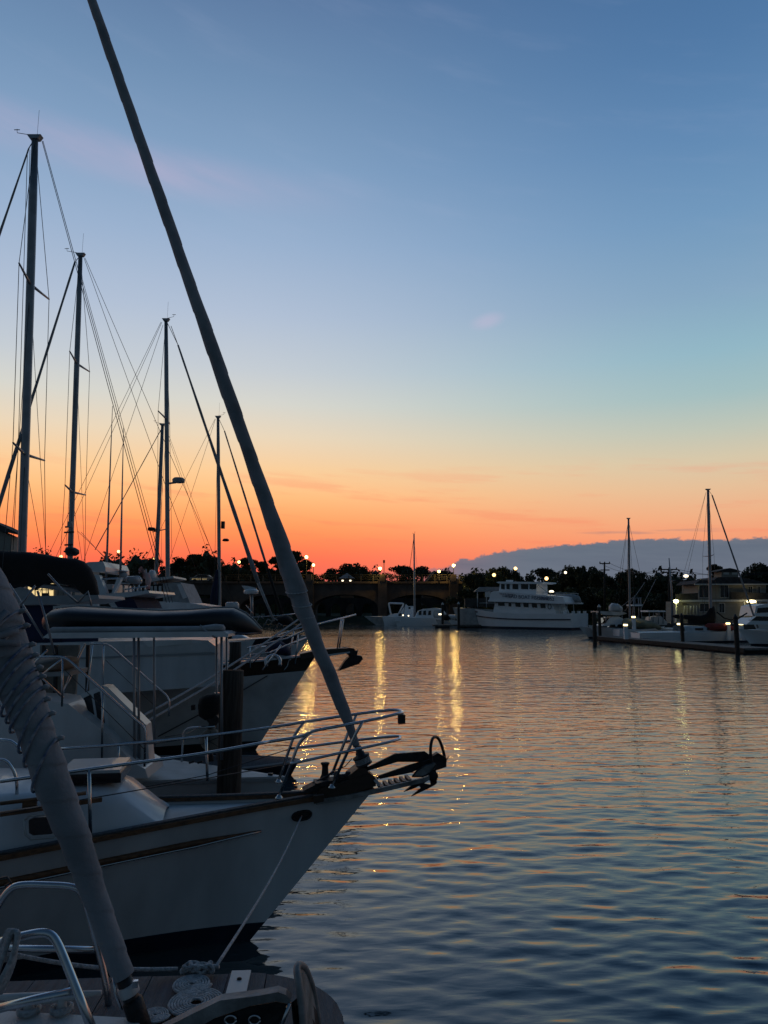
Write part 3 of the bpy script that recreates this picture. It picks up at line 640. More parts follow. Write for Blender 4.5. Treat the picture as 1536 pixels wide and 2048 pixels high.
mb = MB(); mb.prism([A.loc(x * 1.0, y * 1.02, ZP - 0.125) for x, y in outl], (0, 0, 0.08)); obj('platform_frame', mb, 'brown', pf)
mb = MB(); mb.prism([A.loc(x * 1.0 + 0.012 * (1 if x > -1 else 0), y * 1.045, ZP - 0.06) for x, y in outl], (0, 0, 0.018)); obj('edge_trim', mb, 'teakgrey', pf)
g0 = A.inv(Pz(467, 1933, ZP)); mb = MB(); xw = 0.068
mb.box(A.loc(g0[0] + 0.035, 0.05, ZP + 0.006), (xw, 0.59, 0.008), A.ang); cpx = obj('chafe_plate', mb, 'gelold', a)
for o_ in (0.28, 0.06): obj('screw', MB().lathe(A.loc(g0[0] + 0.035, o_, ZP + 0.010), (0, 0, 1), [(0.009, 0), (0.009, 0.002), (0.006, 0.005), (0.001, 0.006)], 12), 'iron', cpx)
HA = Hull(A, 9.5, 3.2, 1.30, 1.05, 1.1, 0.9, draft=0.4)
# white deck edge of this boat's own bow, under the pulpit feet
e0_, e1_ = A.inv(Pz(0, 2021, ZP + 0.038)), A.inv(Pz(268, 2036, ZP + 0.038)); sl_ = (e1_[1] - e0_[1]) / (e1_[0] - e0_[0])
mb = MB(); mb.prism([A.loc(-3.2, -0.6, ZP + 0.003), A.loc(e1_[0] + 0.06, -0.6, ZP + 0.003), A.loc(e1_[0] + 0.06, e1_[1] - 0.08, ZP + 0.003), A.loc(e1_[0], e1_[1], ZP + 0.003), A.loc(-3.2, e0_[1] + sl_ * (-3.2 - e0_[0]), ZP + 0.003)], (0, 0, 0.035)); obj('deck', mb, 'deckw', a)
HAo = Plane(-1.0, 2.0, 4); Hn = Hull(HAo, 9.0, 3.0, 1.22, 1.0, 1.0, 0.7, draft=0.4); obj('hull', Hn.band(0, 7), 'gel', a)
obj('foredeck', Hn.deck(0.0, 0.02), 'deckw', a)
# pulpit tubes
tb = [((-10, 1887), -0.22), ((40, 1873), -0.22), ((90, 1863), -0.22), ((112, 1876), -0.22), ((140, 1945), -0.25), ((186, 2062), -0.30)]
bar('pulpit_rail', [A.at(x, y, o_) for (x, y), o_ in tb], 0.0125, 'steel', a, 0.07)
bar('pulpit_rail', [A.at(-10, 2019, -0.25), A.at(70, 1999, -0.25), A.at(150, 1982, -0.25)], 0.0125, 'steel', a, 0)
tf = [((-6, 1815), 0.16), ((12, 1785), 0.16), ((35, 1768), 0.16), ((150, 1772), 0.16), ((168, 1790), 0.16), ((192, 1880), 0.16), ((213, 1968), 0.16), ((219, 2032), 0.16)]
bar('pulpit_rail', [A.at(x, y, o_) for (x, y), o_ in tf], 0.0115, 'steel', a, 0.06)
bar('pulpit_rail', [A.at(-10, 1896, 0.16), A.at(190, 1900, 0.16)], 0.0115, 'steel', a, 0)
mb = MB(); mb.tube([A.at(0, 1757, 0.2), A.at(14, 1754, 0.2), A.at(22, 1765, 0.2), A.at(10, 1772, 0.2)], 0.004, 6); obj('clip', mb, 'wire', a)
# mooring cleat with two horns
cl = A.inv(Pz(90, 2026, ZP + 0.04)); mb = MB()
for s_ in (-1, 1): mb.lathe(A.loc(cl[0] + 0.05 * s_, cl[1], ZP + 0.036), (0, 0, 1), [(0.026, 0), (0.018, 0.012), (0.014, 0.03), (0.016, 0.045)], 12)
mb.tube([A.loc(cl[0] - 0.17, cl[1], ZP + 0.094), A.loc(cl[0] - 0.08, cl[1], ZP + 0.088), A.loc(cl[0], cl[1], ZP + 0.084), A.loc(cl[0] + 0.08, cl[1], ZP + 0.088), A.loc(cl[0] + 0.17, cl[1], ZP + 0.094)], [0.007, 0.013, 0.017, 0.013, 0.007], 10)
ck = obj('cleat', mb, 'gelold', a)
for s_ in (-1, 1):
    mb = MB(); mb.tube([A.loc(cl[0] + 0.05 * s_, cl[1], ZP + 0.046 + 0.012 * t / 12.6) + Vector((math.cos(t) * 0.03, math.sin(t) * 0.03, 0)) for t in np.linspace(0, 12.6, 40)], 0.007, 6); obj('rope_turn', mb, 'rope', ck)

# furled and lashed sail
fa = [(-78, 1060, 60), (-55, 1120, 74), (-36, 1180, 92), (-20, 1230, 104), (-8, 1270, 102), (6, 1310, 96), (28, 1355, 82), (49, 1400, 72), (62, 1440, 68), (66, 1452, 64), (83, 1500, 62), (96, 1540, 64), (110, 1580, 63), (131, 1632, 58), (152, 1682, 54), (172, 1742, 49), (193, 1802, 43), (217, 1872, 42), (236, 1925, 41), (248, 1952, 39)]
mb, c3, r3 = furled(A, fa, 0.0, crease=0.085, pitch=0.12, nr=560, na=26, seed=9, lob=0.4)
fsl = obj('furled_sail', mb, 'sail', a)
def around(cx, cy, w, tilt, off=0.0, k=0.575):
    p_ = A.at(cx, cy, off); ax_ = (A.at(cx + 3.4, cy + 10, off) - p_).normalized(); r_ = w * (p_ - CAM).length / ray(cx, cy).length / FPX * k
    u_ = ax_.cross(Vector((0, 1, 0))).normalized()
    if u_.x < 0: u_ = -u_
    v_ = ax_.cross(u_); return p_, ax_, u_, v_, r_
cs = [x[0] for x in fa]; cy_ = [x[1] for x in fa]; cw = [x[2] for x in fa]
lash = MB()
ys_ = [1285, 1312, 1344, 1362, 1384, 1400, 1420, 1452, 1480, 1530]
for i, y in enumerate(ys_):
    x = float(np.interp(y, cy_, cs)); w = float(np.interp(y, cy_, cw)); p_, ax_, u_, v_, r_ = around(x, y, w, 0)
    sl = 0.75 if i < 7 else 1.1; vf = v_ if v_.y < 0 else -v_
    pts_ = [p_ + (u_ * math.cos(t) + vf * math.sin(t)) * r_ * 1.03 - ax_ * r_ * sl * (math.cos(t)) for t in np.linspace(-0.1, math.pi + 0.1, 22)]
    lash.tube(pts_, 0.0045, 6)
    e0 = p_ + u_ * r_ * 1.02 - ax_ * r_ * sl * 0.95
    hk = MB(); hk.tube([e0 - u_ * 0.012, e0 + u_ * 0.012 - ax_ * 0.003, e0 + u_ * 0.02 + ax_ * 0.003], [0.008, 0.009, 0.006], 6); obj('lashing_hook', hk, 'vinyl', fsl)
obj('lashing', lash, 'ropeb', fsl)
# webbing and ring at the clew
p_, ax_, u_, v_, r_ = around(-4, 1278, 102, 0); toC = Vector((0, -1, 0)); cc_ = A.at(4, 1278, 0) + toC * r_ * 1.02
mb = MB(); mb.tube([cc_ + Vector((math.cos(t) * 0.026, 0, math.sin(t) * 0.029)) for t in np.linspace(0, 6.2832, 25)], 0.006, 8); rg = obj('clew_ring', mb, 'galv', fsl)
for a_, ln in ((1.15, 0.20), (0.35, 0.085), (-0.15, 0.07)):
    pts_ = []
    for k_ in range(9):
        f_ = 0.026 + ln * k_ / 8; q_ = cc_ + Vector((math.cos(a_) * f_, 0.0, math.sin(a_) * f_)); dxx = (q_ - p_).dot(u_)
        if abs(dxx) > r_ * 0.98: break
        yy = math.sqrt(max(0.0, (r_ * 1.03) ** 2 - dxx ** 2)); q_.y = p_.y - yy - 0.004; pts_.append(q_)
    mb = MB(); R_ = []
    for i_, q_ in enumerate(pts_):
        t_ = (pts_[min(i_ + 1, len(pts_) - 1)] - pts_[max(i_ - 1, 0)]).normalized(); s__ = t_.cross(Vector((0, 1, 0))).normalized() * 0.010
        R_.append([q_ - s__, q_ + s__, q_ + s__ + Vector((0, -0.004, 0)), q_ - s__ + Vector((0, -0.004, 0))])
    mb.rings(R_); obj('webbing_strap', mb, 'sail', fsl)
# stay foot, drum guard and clamp below the sail
ax = (A.at(236, 1925, 0) - A.at(281, 2060, 0)).normalized()
bar('furler_tube', [A.at(240, 1938, 0), A.at(262, 1996, 0), A.at(284, 2064, 0)], 0.0245, 'black', a, 0)
mb = MB(); q_ = A.at(258, 1982, 0); mb.lathe(q_ - ax * 0.012, ax, [(0.028, 0), (0.031, 0.002), (0.031, 0.03), (0.028, 0.032)], 18); cb = obj('clamp_band', mb, 'gelold', a)
obj('clamp_screw', MB().box(A.at(270, 1968, -0.028), (0.018, 0.012, 0.02), 0.3), 'steel', cb)
obj('furling_swivel', MB().lathe(A.at(276, 2035, 0), ax, [(0.02, -0.05), (0.031, -0.04), (0.031, 0.05), (0.024, 0.06)], 16), 'iron', a)
bar('furling_stay', [A.at(226, 1950, -0.02), A.at(230, 1985, -0.03), A.at(243, 2020, -0.03)], 0.0045, 'steel', a, 0)

# anchor with a bent shank on the platform
PA = Plane(-0.15, 2.30, 4)
ar = root('anchor', PA.at(560, 2030, 0), 'big galvanised anchor with an upright curved roll bar on the grey teak platform', 'anchor', rz=PA.ang)
mb = MB(); mb.prism(PA.line([(318, 2062), (380, 2030), (440, 2001), (520, 1991), (556, 1984), (572, 1990), (582, 2001), (579, 2008), (552, 2003), (500, 2012), (430, 2036), (372, 2070)], -0.018), PA.n * 0.036)
sk = obj('shank', mb, 'galv', ar)
mb = MB(); mb.prism(PA.line([(372, 2064), (430, 2037), (500, 2013), (552, 2004), (577, 2009), (548, 2070), (380, 2090)], -0.006), PA.n * 0.012); obj('web_plate', mb, 'iron', sk)
for x_, y_ in ((461, 2040), (509, 2040)):
    mb = MB(); mb.tube([PA.at(x_, y_, -0.01) + Vector((math.cos(t) * 0.016, 0, math.sin(t) * 0.012)) for t in np.linspace(0, 6.2832, 17)], 0.004, 6); obj('hole_rim', mb, 'steel', sk)
c_ = PA.at(495, 1998.5, -0.020); e_ = (PA.at(520, 1995.5, -0.02) - PA.at(470, 2002, -0.02)).normalized()
words('lettering', 'ROCNA', c_, e_, e_.cross(Vector((0, 1, 0))) * -1, 0.016, 'atext', ar)
mb = MB(); rb = [((606, 2075), -0.02), ((604, 2020), -0.01), ((597, 1965), 0.0), ((594, 1938), 0.03), ((600, 1930), 0.06), ((612, 1942), 0.10), ((628, 1990), 0.17), ((640, 2075), 0.2)]
rp_ = spline([PA.at(x, y, o_) for (x, y), o_ in rb], 6); mb.tube(rp_, 0.011, 10); mb.prism(rp_, (0.003, 0.008, 0)); obj('roll_bar', mb, 'galv', ar)
mb = MB(); mb.add([PA.at(582, 2006, 0), PA.at(608, 1985, 0.05), PA.at(640, 2030, 0.2), PA.at(645, 2085, 0.2), PA.at(590, 2085, -0.05)], [(0, 1, 2, 3, 4)], False)
mb.prism([PA.at(588, 2004, 0.0), PA.at(606, 1990, 0.06), PA.at(646, 2080, 0.2), PA.at(600, 2090, -0.03)], (0.004, -0.012, -0.006)); obj('fluke', mb, 'iron', ar)
obj('tie_rod', MB().tube([PA.at(580, 2006, -0.02), PA.at(556, 2068, -0.02)], 0.006, 6), 'steel', ar)

# flaked rope coils on the platform, a knot and the mooring line to the white bow
def coil(px, py, rx, label, turns, hole=0.18):
    c_ = Pz(px, py, ZP + 0.008); mb = MB(); n_ = int(turns * 30); r_ = rx
    pts_ = []
    for i in range(n_ + 1):
        f_ = i / n_; rr_ = r_ * (hole + (1 - hole) * f_); t = f_ * turns * 2 * math.pi
        pts_.append(c_ + Vector((math.cos(t) * rr_, math.sin(t) * rr_, 0.006)))
    mb.tube(pts_, r_ * (1 - hole) / turns * 0.52, 6); return obj('rope_coil', mb, 'rope', None, label, 'rope', 'flat rope coils on the teak platform')
coil(384, 1972, 0.066, 'small flat rope coil just below the rope knot on the teak platform', 6, 0.12)
coil(393, 2008, 0.092, 'largest flat rope coil, lying behind the anchor shank on the teak platform', 8, 0.2)
coil(310, 2034, 0.046, 'smallest flat rope coil beside the foot of the furled sail', 6, 0.1)
kc = Pz(396, 1940, ZP + 0.02); kp = []
for i in range(150):
    t = i / 149 * 2 * math.pi * 5
    kp.append(kc + Vector((0.048 * math.sin(t * 1.0 + 0.5) * (1 - 0.25 * math.sin(t * 0.37)), 0.019 * math.sin(t * 1.7 + 0.4), 0.008 + 0.011 * math.sin(t * 2.3))))
mb = MB(); mb.tube(kp, 0.006, 7)
mb.tube([kc + Vector((0.04, 0, 0.012)), kc + Vector((0.06, 0.0, 0.012)), kc + Vector((0.075, -0.005, 0.012))], 0.0075, 7)
obj('rope_knot', mb, 'rope', None, 'tangled pale rope knot at the far edge of the teak platform', 'rope')
k0 = Pz(430, 1936, ZP + 0.03); mb = MB()
ml = [k0.lerp(HAWSE + nn_ * 0.01, i / 24) - Vector((0, 0, 0.05 * math.sin(math.pi * i / 24))) for i in range(25)]
mb.tube(ml, 0.0062, 7); obj('mooring_line', mb, 'rope', None, 'pale mooring line running up from the rope knot to the white bow', 'rope')
mb = MB(); q0 = A.at(8, 1905, 0.18); ml = [q0.lerp(Pz(355, 1938, ZP + 0.02), i / 20) - Vector((0, 0, 0.02 * math.sin(math.pi * i / 20))) for i in range(21)]
mb.tube(ml, 0.007, 7); obj('mooring_line', mb, 'rope', None, 'slack pale line lying along the edge of the teak platform behind the rails', 'rope')
mb = MB()
for i in range(4):
    o_ = 0.010 * i; mb.tube(spline([A.at(20 + 4 * i, 1862, -0.24 - o_), A.at(30 + 2 * i, 1875, -0.25 - o_), A.at(28 - 2 * i, 1920, -0.25 - o_), A.at(14 - 4 * i, 1960, -0.25 - o_), A.at(0 - 4 * i, 1985, -0.25 - o_), A.at(-6, 1950, -0.24 - o_), A.at(2 + 3 * i, 1900, -0.24 - o_), A.at(14 + 3 * i, 1866, -0.24 - o_), A.at(20 + 4 * i, 1862, -0.24 - o_)], 5), 0.0075, 7)
obj('rope_hank', mb, 'rope', None, 'looped rope hank hanging on the steel pulpit tube at the bottom left', 'rope')
# ================================================================== boats further along the pier
def pod(pl, prof, off=0.0, n=16, pw=2.0):   # soft body from (px, y top, y bottom, half width) outline stations
    R = []
    for x, yt, yb, hw in prof:
        a_ = pl.at(x, yt, off); b_ = pl.at(x, yb, off); c_ = (a_ + b_) / 2; h_ = (a_ - b_) / 2; r = []
        for j in range(n):
            t = 2 * math.pi * j / n; ct, st_ = math.cos(t), math.sin(t)
            r.append(c_ + h_ * (abs(st_) ** (2 / pw) * (1 if st_ >= 0 else -1)) + pl.n * hw * (abs(ct) ** (2 / pw) * (1 if ct >= 0 else -1)))
        R.append(r)
    return MB().rings(R)
def side(pl, pts, o0, o1): return MB().prism(pl.line(pts, o0), pl.n * (o1 - o0))
def tubes(name, pl, pts, r, mat, parent, off=0.0, fil=0.0):
    q = [pl.at(p[0], p[1], p[2] if len(p) > 2 else off) for p in pts]
    return obj(name, MB().tube(fillet(q, fil) if fil else q, r, 6), mat, parent)

# ---- low white boat with a hardtop, just behind the nearest bow
C = Plane(-1.45, 8.6, 2)
HC = Hull(C, 9.0, 2.6, 0.72, 0.93, 0.9, 0.36, draft=0.4, boot=0.1, p0=1.7, p1=1.05, wl=0.8, nst=30)
c = root('motorboat', (*C.loc(-3.5, 0, 0).xy, 0), 'white motorboat with raked windscreen, tube rails and a hardtop, behind the timber piling', 'motorboat', rz=C.ang)
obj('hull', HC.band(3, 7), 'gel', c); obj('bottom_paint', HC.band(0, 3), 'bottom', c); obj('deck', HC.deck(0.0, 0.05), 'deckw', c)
for s_ in (-1, 1): obj('rub_strip', MB().sweep(HC.edge(s_, 0, 0.95, -0.05, 40, 0.008), 0.03, 0.03), 'vinyl', c)
obj('cabin', side(C, [(-20, 1398), (90, 1400), (136, 1408), (216, 1470), (264, 1524), (290, 1538), (296, 1556), (-20, 1568)], -0.85, -0.25), 'gel', c)
ws = obj('windscreen', side(C, [(160, 1389), (202, 1372), (214, 1373), (292, 1450), (300, 1533), (264, 1524), (216, 1470)], -0.62, -0.42), 'gel', c)
obj('windscreen_glass', MB().prism([C.at(212, 1376, -0.55), C.at(290, 1452, -0.55), C.at(290, 1452, -0.1), C.at(212, 1376, -0.1)], (0, 0, 0.012)), 'glass', c)
obj('pane', side(C, [(167, 1396), (182, 1389), (191, 1446), (181, 1437)], -0.626, -0.612), 'glass', ws)
obj('pane', side(C, [(187, 1388), (199, 1383), (213, 1466), (197, 1450)], -0.626, -0.612), 'glass', ws)
obj('inner_panel', side(C, [(209, 1383), (288, 1452), (298, 1526), (266, 1518), (220, 1468)], -0.628, -0.61), 'gelold', ws)
for pts, off in (([(40, 1314), (130, 1313), (271, 1440), (292, 1456), (289, 1533)], -1.0), ([(180, 1287), (216, 1288), (312, 1373), (339, 1396), (338, 1432)], 1.0),
                 ([(363, 1532), (366, 1466), (375, 1456), (430, 1453)], 0.4), ([(115, 1498), (230, 1489), (268, 1484), (300, 1487), (360, 1478)], -1.05)):
    tubes('rail', C, pts, 0.0125, 'steel', c, off, 0.08)
for pts, off in (([(125, 1314), (124, 1413)], -1.0), ([(130, 1313), (80, 1352), (127, 1396)], -0.9), ([(207, 1288), (205, 1380)], 1.0), ([(237, 1489), (238, 1545)], -1.0), ([(205, 1372), (204, 1520)], -0.9),
                 ([(80, 1352), (50, 1352)], -0.9), ([(148, 1340), (112, 1410)], 0.2), ([(170, 1288), (140, 1350), (120, 1405)], 0.4), ([(95, 1300), (60, 1335)], -0.4), ([(185, 1290), (172, 1400)], 0.8)):
    tubes('rail_post', C, pts, 0.011, 'steel', c, off)
tubes('rail_wire', C, [(211, 1320, 0.9), (310, 1412, 0.9)], 0.004, 'wire', c); tubes('rail_wire', C, [(130, 1340, -1), (290, 1500, -1)], 0.004, 'wire', c)
tubes('lifeline', C, [(330, 1474, -0.9), (376, 1466, -0.4), (400, 1454, 0.3)], 0.004, 'wire', c)
# tan seat and dark gear in the cockpit
obj('cockpit_seat', pod(C, [(52, 1322, 1336, 0.1), (66, 1317, 1342, 0.32), (100, 1316, 1345, 0.38), (132, 1312, 1341, 0.36), (145, 1314, 1330, 0.2)], 0.1), 'tan', c)
obj('seat_frame', side(C, [(60, 1345), (140, 1343), (138, 1352), (62, 1354)], -0.2, 0.35), 'vinyl', c)
for x0 in (84, 108, 172): obj('cockpit_panel', side(C, [(x0, 1290), (x0 + 6, 1290), (x0 + 4, 1398), (x0 - 2, 1398)], 0.9, 0.94), 'iron', c)
obj('cockpit_wall', side(C, [(80, 1290), (158, 1290), (150, 1398), (80, 1398)], 1.0, 1.05), 'tan', c)
# hardtop on poles, rolled awning, an upturned dinghy lashed on it
ht = obj('hardtop', side(C, [(85, 1275), (97, 1266), (448, 1263), (457, 1268), (455, 1274), (97, 1277)], -0.75, 0.75), 'gel', c)
for x, y1, off in ((268, 1526, -0.72), (277, 1524, -0.64), (308, 1494, 0.70), (433, 1520, 0.6), (443, 1520, -0.70), (453, 1500, 0.72)):
    po = tubes('hardtop_pole', C, [(x, 1274, off), (x + 1, y1, off)], 0.014, 'alu', c)
obj('awning_roll', pod(C, [(98, 1259, 1267, 0.03), (106, 1254, 1268, 0.07), (250, 1253, 1266, 0.075), (400, 1252, 1265, 0.075), (430, 1248, 1263, 0.08), (446, 1249, 1262, 0.07), (450, 1254, 1262, 0.03)], -0.6), 'sailpale', ht)
obj('awning_strap', MB().tube([C.at(400, 1251, -0.69), C.at(412, 1262, -0.69), C.at(430, 1275, -0.76)], 0.012, 6), 'vinyl', ht)
for pts, off in (([(18, 1168), (40, 1202), (88, 1278)], -0.5), ([(75, 1182), (92, 1240), (109, 1308)], -0.9), ([(70, 1172), (44, 1206), (22, 1230)], -0.6), ([(96, 1148), (125, 1180), (156, 1206)], 0.3), ([(156, 1206), (176, 1183), (183, 1212)], 0.3)):
    tubes('bimini_tube', C, pts, 0.0125, 'alu', c, off)
dg_ = root('dinghy', C.at(300, 1262, 0), 'dark upturned dinghy with a pointed bow, lashed on the hardtop of the white motorboat', 'dinghy', rz=C.ang)
obj('hull', pod(C, [(98, 1243, 1256, 0.10), (106, 1227, 1262, 0.30), (124, 1217, 1262, 0.42), (160, 1213, 1261, 0.48), (225, 1217, 1260, 0.50), (325, 1222, 1261, 0.50), (384, 1220, 1262, 0.48), (434, 1216, 1264, 0.42), (470, 1216, 1267, 0.33), (492, 1227, 1269, 0.22), (508, 1241, 1269, 0.13), (519, 1253, 1268, 0.06), (525, 1260, 1266, 0.015)], 0.0, 20, 2.6), 'black', dg_)
obj('keel_strip', MB().tube([C.at(x, y - 1, 0) for x, y in ((124, 1217), (160, 1213), (225, 1217), (325, 1222), (384, 1220), (434, 1216), (470, 1216), (492, 1227), (508, 1241), (524, 1259))], 0.012, 6), 'vinyl', dg_)
obj('gunwale', MB().tube([C.at(x, y, o_) for x, y, o_ in ((125, 1259, -0.42), (225, 1258, -0.5), (384, 1259, -0.48), (450, 1266, -0.38), (492, 1268, -0.2), (523, 1265, 0))], 0.016, 6), 'navy', dg_)
# covered outboard motor and round cover on the rail
om = root('outboard_motor', C.at(422, 1455, 0.5), 'dark covered outboard motor hung on the boat rail beside the timber piling', 'outboard motor')
obj('cowl', pod(C, [(397, 1410, 1418, 0.02), (400, 1396, 1434, 0.1), (412, 1389, 1441, 0.15), (428, 1387, 1440, 0.15), (440, 1390, 1424, 0.10), (445, 1398, 1418, 0.03)], 0.5), 'canvas', om)
obj('leg', side(C, [(410, 1435), (432, 1430), (440, 1440), (428, 1456), (414, 1458), (418, 1448)], 0.42, 0.56), 'iron', om)
obj('bracket', side(C, [(428, 1386), (446, 1386), (446, 1422), (438, 1424), (436, 1394)], 0.60, 0.66), 'gel', om)
rc = root('barbecue', C.at(422, 1520, 0.45), 'round covered barbecue with crossed straps on a short stand, beside the timber piling', 'barbecue')
cc_ = C.at(422, 1480, 0.45); mb = MB(); mb.lathe(cc_ + Vector((0, 0.09, 0)), (0, -1, 0), [(0.02, -0.02), (0.10, 0.0), (0.128, 0.05), (0.13, 0.09), (0.12, 0.13), (0.07, 0.16), (0.01, 0.168)], 22); obj('cover', mb, 'tan', rc)
for a_ in (0.4, 2.6, 1.5): obj('strap', MB().tube([cc_ + Vector((math.cos(a_) * f * 0.12, -0.075 - 0.012 * (1 - abs(f)), math.sin(a_) * f * 0.12)) for f in (-1, -0.5, 0, 0.5, 1)], 0.004, 5), 'black', rc)
obj('stand', MB().tube([C.at(422, 1500, 0.45), C.at(422, 1522, 0.45)], [0.02, 0.035], 8), 'iron', rc)
# cleats on the foredeck
for x in (378, 395): obj('cleat', MB().tube([C.at(x, 1526, -0.3), C.at(x + 10, 1523, -0.3)], 0.012, 6), 'iron', c)
for x, y in ((507, 1551), (541, 1549)): obj('deck_fitting', MB().box(C.at(x, y, 0.0), (0.05, 0.05, 0.03)), 'iron', c)

# ---- timber pilings
def piling(px, ytop, w, Y, label, cap=None, name='piling', grp=None):
    t_ = P(px, ytop, Y); r = w * pxm(Y) / 2; mb = MB(); rnd = random.Random(int(px)); R_ = []
    for i in range(12):
        z = -0.8 + (t_.z + 0.8) * i / 11
        R_.append([Vector((t_.x + math.cos(2 * math.pi * j / 18) * r * (1.04 - 0.04 * i / 11 + rnd.uniform(-.02, .02)), t_.y + math.sin(2 * math.pi * j / 18) * r * (1.04 - 0.04 * i / 11 + rnd.uniform(-.02, .02)), z)) for j in range(18)])
    mb.rings(R_)
    if not cap: return obj(name, mb, 'pile', None, label, 'piling', grp)
    e = root(name, (t_.x, t_.y, 0), label, 'piling', grp); obj('post', mb, 'pile', e)
    obj('cap', MB().lathe((t_.x, t_.y, t_.z - 0.02), (0, 0, 1), [(r * 1.12, 0), (r * 1.15, 0.05), (r * 0.05, r * 2.0)], 16), cap, e); return e
piling(464, 1341, 46, 8.05, 'thick dark timber piling standing upright behind the nearest white bow')
piling(471, 1284, 23, 12.3, 'shorter timber piling above and behind the thick near one')

# ---- small grey skiff afloat behind the piling
K = Plane(-1.45, 12.0, 2)
HK = Hull(K, 2.6, 1.1, 0.22, 0.18, 0.2, 0.12, draft=0.12, boot=0.04, p0=1.0, p1=0.7, nst=14)
k_ = root('skiff', K.loc(-1.2, 0, 0), 'little grey open skiff lying low on the water behind the timber piling', 'skiff', rz=K.ang)
obj('hull', HK.band(2, 7), 'navy', k_); obj('bottom', HK.band(0, 2), 'bottom', k_); obj('cover', HK.deck(-0.01, 0.10), 'teakgrey', k_)
for s_ in (-1, 1): obj('gunwale', MB().tube(HK.edge(s_, 0, 1, 0.01, 16), 0.018, 6), 'vinyl', k_)

# ---- white boat with the brown bulwark, bowsprit and anchor
D = Plane(-2.36, 14.06, 8)
HD = Hull(D, 12.5, 3.9, 1.70, 1.32, 1.45, 1.08, draft=0.6, boot=0.16, p0=2.0, p1=1.3, wl=0.75, nst=36, levels=(0.0, 0.3, 0.6, 0.82, 1.0))
d_ = root('sailboat', (*D.loc(-5, 0, 0).xy, 0), 'white hulled boat with a dark brown bulwark band and a plough anchor on its bowsprit', 'sailboat', rz=D.ang)
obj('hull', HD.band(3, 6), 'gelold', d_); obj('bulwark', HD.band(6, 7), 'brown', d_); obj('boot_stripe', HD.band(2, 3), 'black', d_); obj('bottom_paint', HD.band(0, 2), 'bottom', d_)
obj('deck', HD.deck(0.12, 0.06), 'deckw', d_)
for s_ in (-1, 1): obj('cap_rail', MB().sweep(HD.edge(s_, 0, 0.95, 0.0, 50, 0.0), 0.09, 0.035), 'gel', d_)
rc_ = obj('deckhouse', side(D, [(-60, 1290), (380, 1279), (416, 1281), (430, 1292), (436, 1320), (436, 1372), (-60, 1405)], -1.62, 1.5), 'gel', d_)
obj('ledge', side(D, [(-60, 1322), (436, 1305), (436, 1308), (-60, 1326)], -1.64, -1.60), 'vinyl', rc_)
obj('corner_panel', side(D, [(250, 1290), (395, 1286), (414, 1291), (424, 1304), (250, 1311)], -1.636, -1.60), 'gelold', rc_)
obj('window', side(D, [(286, 1282), (340, 1281), (384, 1279), (384, 1286), (330, 1292), (296, 1294)], -1.645, -1.61), 'trim', rc_)  # opaque white: the bright sky reflection is put into the pane's colour
obj('porthole', side(D, [(382, 1411), (390, 1410), (390, 1420), (382, 1421)], -1.80, -1.72), 'glass', d_)
obj('vent', side(D, [(396, 1409), (402, 1408), (402, 1418), (396, 1419)], -1.78, -1.70), 'glass', d_)
# after part: cockpit roof with navy side curtains
obj('cockpit_roof', side(D, [(12, 1195), (60, 1192), (196, 1190), (198, 1197), (150, 1207), (30, 1210), (12, 1206)], -1.5, 0.6), 'vinyl', d_)
obj('side_curtain', side(D, [(14, 1211), (112, 1210), (120, 1292), (30, 1293)], -1.40, -1.36), 'bcanvas', d_)
obj('curtain_frame', side(D, [(106, 1212), (196, 1208), (196, 1212), (111, 1216), (111, 1232), (106, 1232)], -1.44, -1.40), 'gel', d_)
obj('spray_panel', side(D, [(26, 1178), (40, 1174), (56, 1178), (70, 1193), (30, 1195)], -0.6, -0.56), 'sailpale', d_)
obj('curtain', side(D, [(112, 1218), (196, 1214), (196, 1292), (120, 1292)], -1.36, -1.33), 'bcanvas', d_)
# bowsprit, pulpit, anchor gear
obj('bowsprit', side(D, [(600, 1308), (640, 1299), (697, 1296), (700, 1304), (640, 1311), (602, 1320)], -0.22, 0.22), 'brown', d_)
obj('bowsprit_edge', side(D, [(640, 1311), (700, 1303), (700, 1306), (640, 1315)], -0.24, 0.24), 'gel', d_)
tubes('pulpit_rail', D, [(495, 1296, -1.0), (574, 1277, -0.6), (636, 1249, -0.35), (712, 1229, -0.1)], 0.016, 'steel', d_)
tubes('pulpit_rail', D, [(540, 1276, 0.8), (600, 1256, 0.5), (665, 1240, 0.3), (712, 1229, 0.1)], 0.016, 'steel', d_)
tubes('pulpit_rail', D, [(497, 1310, -1.0), (540, 1305, -0.8), (575, 1290, -0.5), (620, 1272, -0.3)], 0.014, 'steel', d_)
for pts in ([(683, 1237, -0.15), (674, 1300, -0.15)], [(687, 1237, 0.1), (678, 1300, 0.1)], [(597, 1265, -0.5), (590, 1328, -0.5)], [(588, 1262, 0.5), (577, 1318, 0.5)], [(541, 1290, -0.85), (505, 1326, -0.9)], [(562, 1290, -0.7), (525, 1340, -0.9)], [(500, 1292, -1.1), (500, 1335, -1.1)]):
    tubes('pulpit_post', D, pts, 0.014, 'steel', d_)
mb = MB(); q = D.at(546, 1326, -0.55); mb.tube([q + Vector((math.cos(t) * 0.13, 0.03 * math.sin(t), math.sin(t) * 0.13)) for t in np.linspace(-0.4, 3.6, 16)], 0.035, 8); obj('cowl_vent', mb, 'steel', d_)
obj('sail_bundle', pod(D, [(528, 1296, 1306, 0.1), (540, 1285, 1312, 0.3), (560, 1280, 1310, 0.3), (574, 1290, 1312, 0.22), (582, 1300, 1310, 0.05)], 0.2), 'bcanvas', d_)
